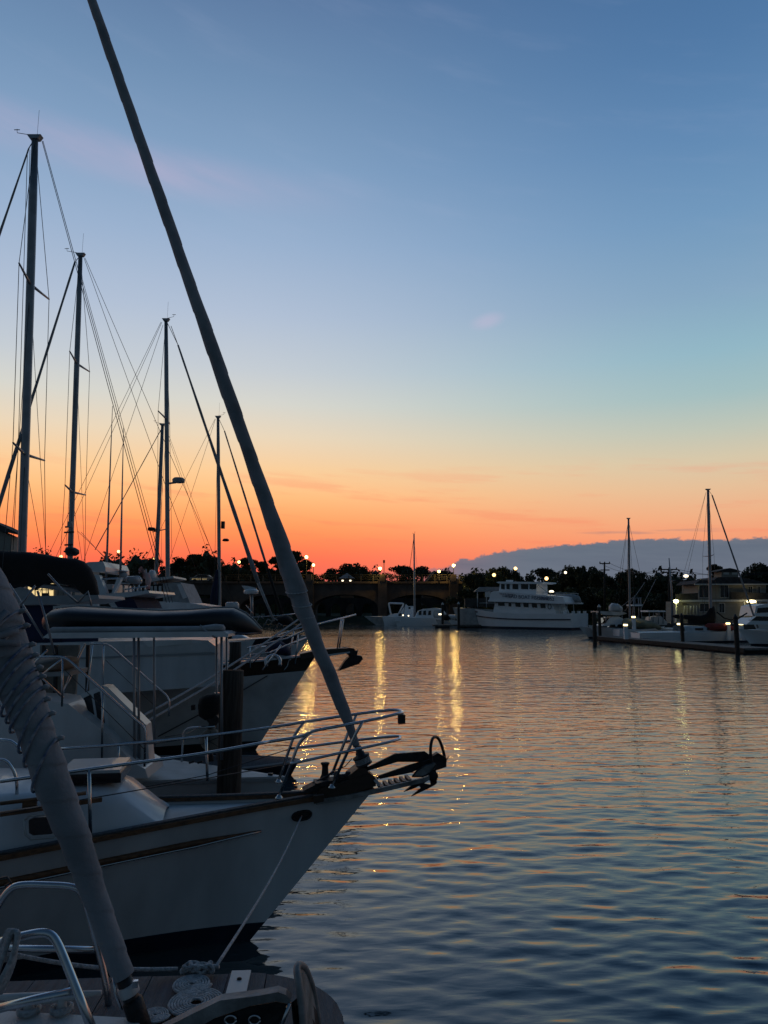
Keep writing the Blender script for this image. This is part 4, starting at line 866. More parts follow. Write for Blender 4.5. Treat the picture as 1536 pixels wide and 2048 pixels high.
mb = MB(); q = HD.pt(0.03, 1.52, -1); mb.tube([q + D.n * -0.02 + D.d * x * 0.01 + Vector((0, 0, z * 0.01)) for x, z in ((6, 12), (2, 11), (0, 6), (-1, 0), (-5, -5), (-8, -8))], 0.014, 6); obj('bow_chock', mb, 'steel', d_)
obj('snubber_line', MB().tube([HD.pt(0.05, 1.35, -1) - D.n * 0.02, HD.pt(0.09, 0.9, -1) - D.n * 0.05, HD.pt(0.15, 0.35, -1) - D.n * 0.03], 0.01, 6), 'wire', d_)
a3 = root('anchor', D.at(700, 1310, 0), 'black plough anchor hanging off the bowsprit of the brown banded boat', 'anchor', rz=D.ang)
obj('shank', side(D, [(655, 1303), (690, 1294), (708, 1297), (712, 1303), (690, 1303), (660, 1309)], -0.05, 0.05), 'iron', a3)
obj('fluke', side(D, [(677, 1342), (690, 1322), (704, 1309), (714, 1311), (723, 1312), (726, 1318), (718, 1328), (700, 1334)], -0.12, 0.12), 'iron', a3)
obj('stock', side(D, [(694, 1296), (710, 1303), (716, 1300), (714, 1314), (702, 1316), (692, 1306)], -0.07, 0.07), 'iron', a3)
for i, (q0, q1) in enumerate(((D.at(606, 1232, -0.3), C.at(122, 1518, -0.6)), (D.at(612, 1240, -0.3), C.at(132, 1530, -0.5)))):
    pts = [q0.lerp(q1, t) - Vector((0, 0, 0.10 * math.sin(math.pi * t))) for t in np.linspace(0, 1, 22)]
    obj('mooring_line', MB().tube(pts, 0.016, 6), 'rope', None, ('upper' if i == 0 else 'lower') + ' of the two long parallel mooring lines slanting up past the timber piling', 'rope')

# ---- sailboats whose masts stand against the sky
def mast_tube(B0, T0, w, n=12):
    mb = MB(); d = (T0 - B0); u = Vector((1, 0, 0)); v = Vector((0, 1, 0)); R_ = []
    for i in range(9):
        f = i / 8; c_ = B0 + d * f; s_ = 1.0 if f < 0.85 else 1 - (f - 0.85) / 0.15 * 0.22
        R_.append([c_ + u * math.cos(2 * math.pi * j / n) * w / 2 * s_ + v * math.sin(2 * math.pi * j / n) * w * 0.36 * s_ for j in range(n)])
    return mb.rings(R_)
def sailboat(label, base, top, Y, mw, ang, flip, L=10.5, beam=3.3, fb=(1.25, 0.95, 1.05), mastx=0.42, spread=(), fore=None, inner=None, backs=(), hullmat='gel', stripe='navy', deckz=1.2, cabin=True, sw=0.95, wr=0.006, instruments=True):
    Bp, Tp = P(*base, Y), P(*top, Y)
    k = (deckz - Bp.z) / (Tp.z - Bp.z); B0 = Bp + (Tp - Bp) * k
    pl = Plane(0, 0, ang + (180 if flip else 0)); st = Vector((B0.x, B0.y, 0)) + pl.d * (L * mastx); pl = Plane(st.x, st.y, ang + (180 if flip else 0))
    H = Hull(pl, L, beam, fb[0], fb[1], fb[2], 0.9, nst=22)
    e = root('sailboat', (*pl.loc(-L * 0.45, 0, 0).xy, 0), label, 'sailboat', rz=pl.ang)
    obj('hull', H.band(3, 7), hullmat, e); obj('bottom_paint', H.band(0, 3), stripe, e); obj('deck', H.deck(0.0, 0.06), 'deckw', e)
    if cabin:
        mb = MB(); trunk(mb, pl, [(-L * 0.2, 0.5, 0.4, fb[1] + 0.02, fb[1] + 0.06), (-L * 0.25, 0.75, 0.6, fb[1], fb[1] + 0.34), (-L * 0.62, 1.1, 0.95, fb[1], fb[1] + 0.45), (-L * 0.64, 1.1, 0.95, fb[1], fb[1] + 0.45)]); cb_ = obj('cabin', mb, 'gel', e)
        for i in range(3): obj('window', MB().box(pl.loc(-L * (0.32 + 0.1 * i), -(0.80 + 0.09 * i), fb[1] + 0.22), (0.6, 0.06, 0.16), pl.ang), 'glass', cb_)
    obj('mast', mast_tube(B0, Tp, mw * pxm(Y)), 'alu', e)
    mb = MB(); cw_ = mw * pxm(Y); mb.hexa([Tp + Vector((x * cw_, y * cw_, z)) for z, kx in ((-0.05, 0.5), (0.05, 0.85)) for x, y in ((-kx, -.4), (kx, -.4), (kx, .4), (-kx, .4))]); obj('masthead', mb, 'alu', e)
    if instruments:
        obj('antenna', MB().tube([Tp + Vector((0.05, 0, 0.05)), Tp + Vector((0.06, 0, 0.75))], 0.004, 5), 'wire', e)
        mb = MB(); mb.tube([Tp + Vector((0, 0, 0.06)), Tp + Vector((-0.45 if flip else 0.3, 0, 0.14)), Tp + Vector((-0.46 if flip else 0.31, 0, 0.24))], 0.008, 5); mb.tube([Tp + Vector(((-0.46 if flip else 0.31) - 0.07, 0, 0.22)), Tp + Vector(((-0.46 if flip else 0.31) + 0.07, 0, 0.22))], 0.010, 5); obj('wind_vane', mb, 'wire', e)
    tips = []; last = {-1: Tp, 1: Tp}
    for sy in spread:
        f = (sy - top[1]) / (base[1] - top[1]); m_ = Tp + (Bp - Tp) * f
        for s_ in (-1, 1):
            tp = m_ + pl.n * s_ * sw - pl.d * 0.10 + Vector((0, 0, 0.06)); obj('spreader', MB().tube([m_, tp], [0.04, 0.022], 6), 'alu', e)
            obj('shroud', MB().tube([last[s_], tp], wr, 5), 'wire', e); last[s_] = tp
            obj('shroud', MB().tube([m_ + Vector((0, 0, -0.1)), pl.loc(-L * mastx - 0.25 * (1 + len(tips)), s_ * beam * 0.42, fb[1])], wr * 0.8, 5), 'wire', e)
        tips.append(sy)
    for s_ in (-1, 1):
        obj('shroud', MB().tube([last[s_], pl.loc(-L * mastx - 0.1, s_ * beam * 0.43, fb[1])], wr, 5), 'wire', e)
    if fore:
        a_, b_, w0, w1 = fore; qa, qb = P(a_[0], a_[1], Y), P(b_[0], b_[1], Y)
        n_ = 14; obj('forestay_sail', MB().tube([qa.lerp(qb, i / n_) for i in range(n_ + 1)], [(w0 + (w1 - w0) * (i / n_)) * pxm(Y) / 2 * (1 + 0.10 * math.sin(i * 2.1)) for i in range(n_ + 1)], 8), 'sail', e)
        obj('forestay', MB().tube([Tp, qa], wr * 1.5, 5), 'wire', e)
    for i, (bp_, tp_) in enumerate(backs):
        t0 = P(tp_[0], tp_[1], Y) if tp_ else Tp
        tpx = tp_ if tp_ else top; ye = 1205 if bp_[1] > tpx[1] else bp_[1]; xe = tpx[0] + (bp_[0] - tpx[0]) * (ye - tpx[1]) / (bp_[1] - tpx[1])      # run it down to the deck
        obj('backstay', MB().tube([t0, P(xe, ye, Y + (0.4 if i % 2 else -0.4))], wr, 5), 'wire', e)
    return e, pl, Tp, Bp, H

s1, S1, T1, B1, H1 = sailboat('sailboat with the tallest mast, at the far left, and a black boom cover', (44, 1105), (70, 276), 17.0, 18, 6, True, L=11.5, beam=3.8, mastx=0.70, spread=(583, 920),
    fore=((58, 296), (-60, 640), 3, 7), backs=(((146, 512), (84, 282)), ((250, 880), (86, 282))), sw=1.0, wr=0.008, stripe='navy')
tubes('inner_forestay_sail', S1, [(44, 868, 0), (-60, 1190, 0)], [0.03, 0.07], 'sail', s1)
tubes('halyard', S1, [(55, 300, -0.2), (36, 905, -0.2), (26, 1100, -0.2)], 0.008, 'wire', s1); tubes('halyard', S1, [(60, 300, 0.2), (44, 900, 0.1), (36, 1100, 0.1)], 0.008, 'wire', s1)
obj('boom_cover', pod(S1, [(-90, 1086, 1150, 0.30), (-20, 1098, 1165, 0.36), (12, 1102, 1172, 0.38), (34, 1103, 1178, 0.38), (56, 1104, 1172, 0.37), (72, 1106, 1180, 0.37), (92, 1109, 1168, 0.35), (112, 1113, 1166, 0.34), (132, 1116, 1170, 0.32), (152, 1117, 1176, 0.30), (168, 1123, 1190, 0.27), (181, 1136, 1192, 0.22), (191, 1158, 1192, 0.16), (197, 1182, 1192, 0.06)], -0.9, 20, 2.3), 'canvas', s1)
tubes('boom', S1, [(-90, 1150, -0.9), (160, 1180, -0.9)], 0.07, 'alu', s1)

s2, S2, T2, B2, H2 = sailboat('sailboat with a slim mast carrying brackets and gear just above the boom cover', (140, 1125), (161, 510), 23.0, 11.5, 5, True, L=11.5, mastx=0.56, spread=(735, 990),
    fore=((150, 524), (-40, 1128), 4, 8), backs=(((320, 862), (170, 516)), ((345, 1010), (168, 516)), ((260, 900), (165, 560))), sw=1.0, wr=0.008)
for y, w in ((1054, 9), (1065, 14), (1090, 12), (1103, 16)): tubes('mast_bracket', S2, [(134 - w * 0.4, y, -0.2), (134 + w, y - 1, -0.2)], 0.03, 'wire', s2)
obj('mast_radar', pod(S2, [(131, 1098, 1107, 0.05), (136, 1094, 1112, 0.3), (150, 1095, 1112, 0.3), (158, 1100, 1108, 0.05)], -0.2), 'iron', s2)
obj('steaming_light', MB().box(S2.at(140, 1049, -0.2), (0.12, 0.12, 0.18)), 'vinyl', s2)

s3, S3, T3, B3, H3 = sailboat('sailboat whose pale furled headsail reaches low, with a radar on its mast', (336, 1205), (332, 640), 28.0, 9.3, 4, False, L=11.5, mastx=0.36, spread=(845,),
    fore=((356, 690), (516, 1165), 3.5, 9), backs=(((250, 808), (324, 644)), ((150, 1000), (322, 644)), ((205, 1010), (326, 650))), sw=1.0, wr=0.008)
tubes('forestay_end', S3, [(342, 652, 0), (356, 690, 0)], 0.012, 'wire', s3); tubes('forestay_foot', S3, [(516, 1165, 0), (548, 1242, 0)], [0.06, 0.04], 'sailpale', s3)
rd_ = tubes('radar_arm', S3, [(337, 967, 0), (352, 965, 0)], 0.04, 'alu', s3)
obj('mast_radar', MB().lathe(S3.at(357, 966, 0), (0, 0, 1), [(0.12, 0), (0.23, 0.02), (0.24, 0.14), (0.18, 0.2), (0.05, 0.22)], 16), 'vinyl', s3)

s4, S4, T4, B4, H4 = sailboat('sailboat with a short dark mast and thin dark furled headsail', (439, 1212), (436, 834), 37.0, 7.2, 4, False, L=10, mastx=0.36, spread=(),
    fore=((449, 862), (530, 1122), 2.6, 5), backs=(((330, 1040), (430, 838)), ((372, 1020), (431, 838))), wr=0.009)
tubes('forestay_foot', S4, [(530, 1122, 0), (566, 1236, 0)], [0.06, 0.09], 'canvas', s4)
obj('mast_box', MB().box(S4.at(446, 1050, 0), (0.16, 0.2, 0.36)), 'iron', s4)
obj('mast_radar', pod(S4, [(445, 1080, 1082, 0.1), (448, 1077, 1083, 0.2), (455, 1077, 1083, 0.2), (458, 1079, 1082, 0.05)], 0), 'iron', s4)
obj('sail_bag', pod(S4, [(421, 1190, 1208, 0.1), (426, 1165, 1210, 0.2), (432, 1140, 1212, 0.2), (436, 1138, 1212, 0.15)], 0), 'bcanvas', s4)

s5, S5, T5, B5, H5 = sailboat('sailboat with a leaning mast and left pointing radar, close beside a taller mast', (312, 1150), (325, 849), 42.0, 8.0, 4, True, L=11, mastx=0.62, spread=(),
    fore=((326, 852), (190, 1100), 1.6, 2.0), backs=(((430, 1120), (330, 850)), ((400, 1060), (328, 850))), wr=0.009)
obj('mast_radar', pod(S5, [(296, 1056, 1061, 0.1), (299, 1054, 1062, 0.35), (309, 1055, 1062, 0.35), (311, 1057, 1061, 0.1)], 0), 'iron', s5)
tubes('radar_arm', S5, [(305, 1064, 0), (334, 1058, 0)], 0.03, 'alu', s5)
# crossing rig wires of boats further along, fixed to real boats

# ---- flybridge motor yacht with tall whip poles
E = Plane(P(300, 1230, 21).x, 21.0, 3)
e_ = root('motor_yacht', E.at(220, 1250, 0) * 1.0, 'white flybridge motor yacht with helm seats and two tall outrigger poles', 'motor yacht', rz=E.ang); 
HE = Hull(Plane(P(440, 1230, 21).x, 21.0, 3), 12, 4.0, 1.7, 1.35, 1.2, 1.0, nst=18)
obj('hull', HE.band(2, 7), 'gel', e_); obj('deck', HE.deck(0.0, 0.05), 'deckw', e_)
obj('helm_roof', side(E, [(170, 1126), (178, 1124), (206, 1123), (211, 1134), (211, 1143), (184, 1143)], -1.1, 1.1), 'gel', e_)
for off in (-1.2, 0.9):
    obj('arch_leg', side(E, [(187, 1149), (198, 1150), (213, 1187), (195, 1190), (190, 1176)], off, off + 0.25), 'gel', e_)
    obj('arch_leg', side(E, [(234, 1156), (243, 1155), (228, 1186), (223, 1186)], off, off + 0.2), 'gel', e_)
obj('dash', side(E, [(213, 1168), (224, 1168), (227, 1187), (212, 1187)], -0.9, 0.9), 'gelold', e_)
obj('dark_cushion', side(E, [(213, 1179), (223, 1179), (225, 1185), (213, 1186)], -0.93, -0.9), 'black', e_)
tubes('bridge_rail', E, [(201, 1158, -1.0), (236, 1157, -1.0)], 0.03, 'steel', e_); tubes('bridge_rail', E, [(250, 1179, -1.2), (296, 1172, -1.2)], 0.02, 'steel', e_)
for x in (258, 266, 274, 282, 290): tubes('rail_post', E, [(x, 1178 - (x - 250) * 0.15, -1.2), (x, 1187 - (x - 250) * 0.1, -1.2)], 0.016, 'steel', e_)
obj('bridge_deck', side(E, [(150, 1190), (196, 1189), (297, 1181), (299, 1186), (258, 1194), (196, 1197), (150, 1199)], -1.5, 1.5), 'gel', e_)
obj('cabin', side(E, [(120, 1198), (250, 1195), (240, 1230), (120, 1230)], -1.35, 1.35), 'gel', e_)
obj('cabin_window', side(E, [(200, 1208), (214, 1204), (222, 1214), (200, 1216)], -1.38, -1.33), 'black', e_)
obj('bow_canvas', side(E, [(227, 1202), (259, 1194), (268, 1200), (276, 1217), (237, 1217)], -1.42, 1.2), 'bcanvas', e_)
obj('helm_seat', pod(E, [(254, 1156, 1165, 0.1), (257, 1153, 1167, 0.4), (268, 1152, 1168, 0.45), (278, 1153, 1168, 0.4), (282, 1158, 1166, 0.1)], -0.3), 'vinyl', e_)
tubes('seat_rim', E, [(253, 1163, -0.75), (255, 1154, -0.75), (278, 1153, -0.75), (282, 1160, -0.75), (280, 1168, -0.75)], 0.018, 'steel', e_)
for x in (258, 268, 277): tubes('seat_leg', E, [(x, 1167, -0.3), (x, 1184, -0.3)], 0.025, 'steel', e_)
obj('table_top', MB().lathe(E.at(247, 1168, -0.4), (0, 0, 1), [(0.17, 0), (0.18, 0.02), (0.17, 0.03)], 16), 'gel', e_); tubes('table_leg', E, [(247, 1168, -0.4), (247, 1187, -0.4)], 0.03, 'steel', e_)
obj('radar_dome', pod(E, [(242, 1147, 1158, 0.1), (245, 1143, 1162, 0.2), (251, 1143, 1162, 0.2), (255, 1148, 1158, 0.1)], 0.2), 'vinyl', e_)
obj('dome_lid', pod(E, [(240, 1142, 1144, 0.1), (245, 1140, 1144, 0.22), (255, 1141, 1144, 0.1)], 0.2), 'gel', e_)
for a_, b_ in (((225, 812), (211, 1190)), ((247, 856), (240, 1188))):
    q = [P(*a_, 21), P((a_[0] * 0.35 + b_[0] * 0.65), (a_[1] * 0.35 + b_[1] * 0.65), 21), P(*b_, 21)]; obj('outrigger_pole', MB().tube(q, [0.008, 0.03, 0.035], 6), 'alu', e_)
for x0, y0, x1, y1 in ((155, 1062, 242, 1145), (162, 1064, 240, 1150)): obj('rig_line', MB().tube([P(x0, y0, 22.4), P(x1, y1, 21)], 0.007, 5), 'wire', e_)
fl_ = root('flag', E.at(292, 1182, 0.4), 'pinkish furled flag on a short staff at the yacht rail', 'flag')
obj('staff', MB().tube([E.at(293, 1184, 0.4), E.at(292, 1138, 0.4)], 0.018, 6), 'trim', fl_)
mb = MB(); R_ = []
for i in range(9):
    f = i / 8; R_.append([E.at(292 - 15 * f, 1138 + 4 * math.sin(f * 7) - 2 * f + j * 2.6 * (1 + 0.3 * math.sin(f * 5)), 0.4 + 0.12 * math.sin(f * 9 + j)) for j in range(6)])
mb.rings(R_, closed=False, caps=False); mb.rings([[p + Vector((0.02, 0.012, 0)) for p in r] for r in R_], closed=False, caps=False)
mb.tube([E.at(294, 1146, 0.3), E.at(297, 1160, 0.3), E.at(296, 1178, 0.3)], [0.06, 0.09, 0.05], 7); obj('cloth', mb, 'flag', fl_)

# ---- cabin cruiser with a pale canvas enclosure, and another bow behind the dinghy
G = Plane(P(420, 1215, 26).x, 26.0, 3)
g_ = root('cabin_cruiser', G.at(330, 1240, 0), 'cabin cruiser with a pale sloping windscreen cover behind the upturned dinghy', 'cabin cruiser', rz=G.ang)
HG = Hull(G, 9, 3.2, 1.35, 1.1, 1.1, 0.8, nst=16); obj('hull', HG.band(2, 7), 'gel', g_); obj('deck', HG.deck(0, 0.05), 'gel', g_)
obj('foredeck', side(G, [(268, 1203), (340, 1203), (380, 1206), (418, 1212), (418, 1222), (268, 1222)], -1.3, 1.3), 'gel', g_)
obj('enclosure', side(G, [(326, 1167), (361, 1165), (376, 1196), (380, 1206), (326, 1206)], -1.1, 1.1), 'sailpale', g_)
obj('screen', side(G, [(354, 1169), (361, 1168), (374, 1195), (366, 1198)], -1.13, -1.09), 'gel', g_)
obj('cabin_side', side(G, [(296, 1170), (326, 1168), (326, 1206), (296, 1206)], -1.05, 1.05), 'canvas', g_)
for x in (303, 311, 320): obj('cabin_window', side(G, [(x - 2.5, 1172), (x + 2.5, 1172), (x + 2.5, 1191), (x - 2.5, 1192)], -1.09, -1.04), 'gelold', g_)
obj('roof_dome', pod(G, [(298, 1146, 1158, 0.1), (302, 1140, 1160, 0.3), (308, 1140, 1160, 0.3), (312, 1146, 1158, 0.1)], 0.2), 'gelold', g_)
obj('roof', side(G, [(290, 1158), (346, 1152), (348, 1156), (300, 1164)], -1.0, 1.0), 'gelold', g_)

# radar post of a boat at the next berth, and its white motor cover
R1 = Plane(P(560, 1235, 31).x, 31.0, 3)
r_ = root('trawler', R1.at(480, 1262, 0), 'boat with a radar post and boxed white motor, beyond the pointed end of the dinghy', 'motorboat', rz=R1.ang)
HR = Hull(R1, 9, 3.0, 1.5, 1.15, 1.1, 0.9, nst=16); obj('hull', HR.band(2, 7), 'navy', r_); obj('deck', HR.deck(0, 0.05), 'gelold', r_)
obj('cabin', side(R1, [(380, 1222), (470, 1222), (486, 1236), (486, 1246), (380, 1246)], -1.0, 1.0), 'gelold', r_)
tubes('radar_post', R1, [(504, 1240, -0.3), (503, 1186, -0.3)], 0.065, 'alu', r_)
obj('radar_dome', MB().lathe(R1.at(502, 1188, -0.3), (0, 0, 1), [(0.2, 0), (0.3, 0.02), (0.31, 0.13), (0.22, 0.2), (0.05, 0.22)], 16), 'gel', r_)
obj('wind_vane', side(R1, [(483, 1171), (496, 1172), (512, 1176), (514, 1180), (494, 1181), (488, 1178)], -0.34, -0.28), 'gel', r_)
tubes('boarding_pole', R1, [(492, 1210, -0.5), (506, 1228, -0.5)], 0.02, 'steel', r_)
obj('motor_cover', pod(R1, [(451, 1207, 1217, 0.05), (454, 1204, 1218, 0.2), (474, 1204, 1218, 0.2), (478, 1208, 1217, 0.05)], -0.9, 16, 4), 'gel', r_)
for i, (x, y) in enumerate(((520, 1232), (536, 1238), (548, 1236), (558, 1246))):
    tubes('deck_gear', R1, [(x - 8, y + 14, -0.8 + 0.1 * i), (x, y, -0.8), (x + 7, y + 5, -0.8)], 0.022, 'vinyl', r_)
obj('covered_gear', pod(R1, [(546, 1240, 1248, 0.1), (556, 1232, 1250, 0.4), (574, 1230, 1250, 0.5), (584, 1236, 1250, 0.3), (588, 1242, 1248, 0.1)], -0.2), 'canvas', r_)
tubes('bow_rail', R1, [(480, 1236, -1.0), (560, 1231, -0.5), (600, 1226, 0.0)], 0.02, 'steel', r_)

# ---- waterfront house at the far left with a lit room
wh = root('waterfront_house', P(20, 1235, 46) * 1.0, 'waterfront house at the left edge with a grey gable roof and a lit yellow room', 'house')
def yb(pts, Y, dep): return MB().prism([P(x, y, Y) for x, y in pts], (0, dep, 0))
obj('roof', yb([(-160, 1062), (-60, 1026), (0, 1049), (33, 1065), (33, 1069), (0, 1062), (-60, 1040), (-160, 1072)], 45.6, 1.4), 'roof', wh)
obj('wall', yb([(-150, 1070), (-60, 1040), (0, 1062), (22, 1072), (22, 1236), (-150, 1236)], 46, 0.9), 'siding', wh)
obj('annex_wall', yb([(30, 1128), (150, 1132), (150, 1236), (30, 1236)], 46.5, 4), 'siding', wh)
wn = obj('window', yb([(56, 1164), (106, 1164), (106, 1196), (56, 1196)], 46.44, 0.05), 'glow', wh)
for x in (70, 84, 96): obj('mullion', yb([(x - 0.8, 1164), (x + 0.8, 1164), (x + 0.8, 1196), (x - 0.8, 1196)], 46.40, 0.03), 'black', wn)
obj('shelf', yb([(56, 1179), (106, 1179), (106, 1180.5), (56, 1180.5)], 46.39, 0.02), 'black', wn)
obj('table', yb([(84, 1186), (97, 1186), (97, 1196), (84, 1196)], 46.2, 0.1), 'black', wh)
# ================================================================== the far shore
def sheet(name, pts, mat, kind='structure', dz=0.0):
    mb = MB(); mb.add(pts, [tuple(range(len(pts)))], False); return obj(name, mb, mat, None, kind=kind)
# ground: one big bank that rises out of the water and runs to the horizon
mb = MB(); R_ = []
edge = [(-1500, 138), (-300, 138), (-60, 139), (-20, 139), (8, 137), (14, 126), (24, 112), (31, 104), (36, 92), (40, 80), (46, 72), (60, 66), (120, 62), (1500, 55)]
for x, y in edge: R_.append([Vector((x, y - 4, -1.2)), Vector((x, y, 0.35)), Vector((x, y + 2.5, 1.0)), Vector((x * 1.02, y + 40, 1.5)), Vector((x * 1.3, y + 500, 2.0)), Vector((x * 2, 5000, 2.0))])
mb.rings(R_, closed=False, caps=False, smooth=False); obj('ground', mb, 'grass', None, kind='structure')

# ---- arched bridge
YB = 127.0
def zb_(py, Y=YB): return P(768, py, Y).z
xB = lambda px, Y=YB: P(px, 1200, Y).x
br = root('bridge', (xB(560), YB, 0), 'long low concrete bridge with flat arches crossing behind the moored boats', 'bridge')
ztop, zrail, zsp, zcr = zb_(1166), zb_(1153), zb_(1219), zb_(1189)
def arches(Y, x0, x1, centres, half, z0, zs_, zc, dep, mat, name, top=None, parent=br, pier=None):
    top = top or ztop; poly = [Vector((x0, Y, top)), Vector((x0, Y, z0))]
    for c_ in centres:
        poly.append(Vector((c_ - half, Y, z0)))
        for i in range(15):
            t = math.pi * (1 - i / 14); poly.append(Vector((c_ + half * math.cos(t), Y, zs_ + (zc - zs_) * math.sin(t) ** 0.85)))
        poly.append(Vector((c_ + half, Y, z0)))
    poly += [Vector((x1, Y, z0)), Vector((x1, Y, top))]
    # cut into simple pieces so that every face is plain
    mb = MB(); xs_ = sorted(set(round(p.x, 4) for p in poly))
    def low(x):
        for c_ in centres:
            if abs(x - c_) < half: return zs_ + (zc - zs_) * math.sqrt(max(0, 1 - ((x - c_) / half) ** 2)) ** 0.85
        return z0
    def lowl(x, s_):
        return low(x + s_ * 1e-3)
    for xa, xb in zip(xs_, xs_[1:]):
        za, zb2 = lowl(xa, 1), lowl(xb, -1)
        mb.add([(xa, Y, za), (xb, Y, zb2), (xb, Y, top), (xa, Y, top), (xa, Y + dep, za), (xb, Y + dep, zb2), (xb, Y + dep, top), (xa, Y + dep, top)],
               [(0, 1, 2, 3), (5, 4, 7, 6), (1, 0, 4, 5), (3, 2, 6, 7)] , False)
    for c_ in centres:
        for s_ in (-1, 1):
            x = c_ + s_ * half; mb.add([(x, Y, z0), (x, Y, zs_), (x, Y + dep, zs_), (x, Y + dep, z0)], [(0, 1, 2, 3)], False)
    return obj(name, mb, mat, parent)
cen = [xB(p) for p in (-36, 110, 255, 400, 545, 691, 836)]; hf = xB(691 + 65) - xB(691)
arches(YB, xB(-140), xB(925), cen, hf, -1.0, zsp, zcr, 9.0, 'concrete', 'arch_span')
arches(YB + 14, xB(-140, 141), xB(930, 141), [xB(p, 141) for p in (520, 548, 576, 642, 672, 703, 734, 790, 818, 846, 874)], xB(651, 141) - xB(641, 141), 0.4, zb_(1222, 141), zb_(1207, 141), 1.2, 'stonedark', 'back_arcade', top=zb_(1196, 141))
obj('parapet_course', MB().box(((xB(-140) + xB(925)) / 2, YB - 0.15, ztop + 0.1), (xB(925) - xB(-140), 0.5, 0.35)), 'concrete', br)
obj('road_slab', MB().box(((xB(-140) + xB(925)) / 2, YB + 4.5, ztop + 0.06), (xB(925) - xB(-140), 8.4, 0.12)), 'asphalt', br)
mb = MB(); x = xB(-140)
while x < xB(925):
    mb.box((x, YB, (ztop + zrail) / 2 + 0.15), (0.16, 0.16, zrail - ztop)); x += 2.1
for f in (0.35, 0.68, 1.0): mb.box(((xB(-140) + xB(925)) / 2, YB, ztop + 0.28 + (zrail - ztop) * f), (xB(925) - xB(-140), 0.07, 0.07))
obj('railing', mb, 'stonedark', br)
for p in (618, 765, 907):
    obj('pier', MB().box((xB(p), YB - 0.45, (zb_(1160) - 1) / 2), (xB(p + 9) - xB(p - 9), 0.9, zb_(1160) + 1)), 'concrete', br)
    obj('pier_post', MB().box((xB(p), YB - 0.5, zb_(1156)), (0.9, 0.9, zb_(1149) - zb_(1163))), 'concrete', br)

# ---- street lamps (copies of one)
def lamp_post(name, x, y, z0, z1, label, group, cat='street lamp', mat='lamp', r=0.3, watts=0):
    e = root(name, (x, y, z0), label, cat, group)
    obj('pole', MB().lathe((x, y, z0), (0, 0, 1), [(0.13, 0), (0.13, 0.5), (0.07, 0.6), (0.05, z1 - z0 - 0.3), (0.1, z1 - z0 - 0.25), (0.1, z1 - z0 - 0.2)], 8), 'iron', e)
    obj('globe', MB().ball((x, y, z1), r, 12, 8), mat, e)
    if watts:                               # the lamp's own light, just under its globe
        ld = bpy.data.lights.new('lamp_light', 'POINT'); ld.energy = watts; ld.color = (1.0, 0.64, 0.16); ld.shadow_soft_size = 0.22
        lo = bpy.data.objects.new('lamp_light', ld); COL.objects.link(lo); lo.parent = e; lo.location = (0, -r - 0.32, z1 - z0 - 0.05)
    return e
LB = 'street lamps along the bridge'
lamps = [(122, 1113, 129, 'lit street lamp shining just above the black boom cover'), (237, 1103, 129, 'lit street lamp above the trees between the two leftmost masts'), (309, 1117, 133, 'faint street lamp seen right beside the leaning mast'),
         (478, 1124, YB - 0.4, 'lit street lamp just left of the near furled headsail'), (613, 1114, YB - 0.5, 'taller of the paired lit lamps just right of the near headsail'), (627, 1130, YB - 0.1, 'lower of the paired lit lamps just right of the near headsail'),
         (760, 1137, YB - 0.5, 'lit lamp above the yellow lit pier in the middle of the bridge'), (878, 1143, YB - 0.4, 'lower lit lamp near the right end of the bridge, by the gable'), (907, 1131, YB - 0.5, 'brightest lit lamp, above the cloud edge at the right end of the bridge')]
for px, py, Y, lb in lamps:
    q = P(px, py, Y); lamp_post('street_lamp', q.x, q.y, ztop + 0.1, q.z, lb, LB, r=0.3 if px in (760, 907, 613) else 0.26 if px != 309 else 0.18, watts={760: 300, 907: 380, 613: 420, 627: 200, 878: 110, 478: 60}.get(px, 25))
for px, py, Y, lb in ((988, 1150, 112, 'lit park lamp glowing among leaves left of the party boat wheelhouse'), (1031, 1137, 114, 'lit park lamp highest among the trees above the party boat'), (1093, 1157, 108, 'bright park lamp right behind the party boat wheelhouse roof'), (1131, 1145, 112, 'small park lamp against the dark tree behind the party boat stern')):
    q = P(px, py, Y); lamp_post('park_lamp', q.x, q.y, 1.0, q.z, lb, 'park lamps among the trees', mat='lampw' if px == 1131 else 'lamp', r=0.2 if px == 1131 else 0.27, watts=0 if px == 1131 else 14)
q = P(1390, 1153, 105); sl_ = root('street_lamp', (P(1391, 1150, 105).x, 105, 1.0), 'bare utility street light on a slanted arm above the waterfront roofs', 'street lamp')
obj('pole', MB().tube([P(1390, 1220, 105), P(1390, 1148, 105)], 0.12, 8), 'pile', sl_); obj('arm', MB().tube([P(1389, 1150, 105), P(1382, 1139, 105)], 0.05, 6), 'iron', sl_)
obj('lamp_head', MB().ball(P(1372, 1152, 104.8), (0.35, 0.25, 0.2)), 'lampw', sl_)
obj('bracket', MB().tube([P(1390, 1153, 105), P(1373, 1150.5, 104.9)], 0.03, 5), 'iron', sl_)

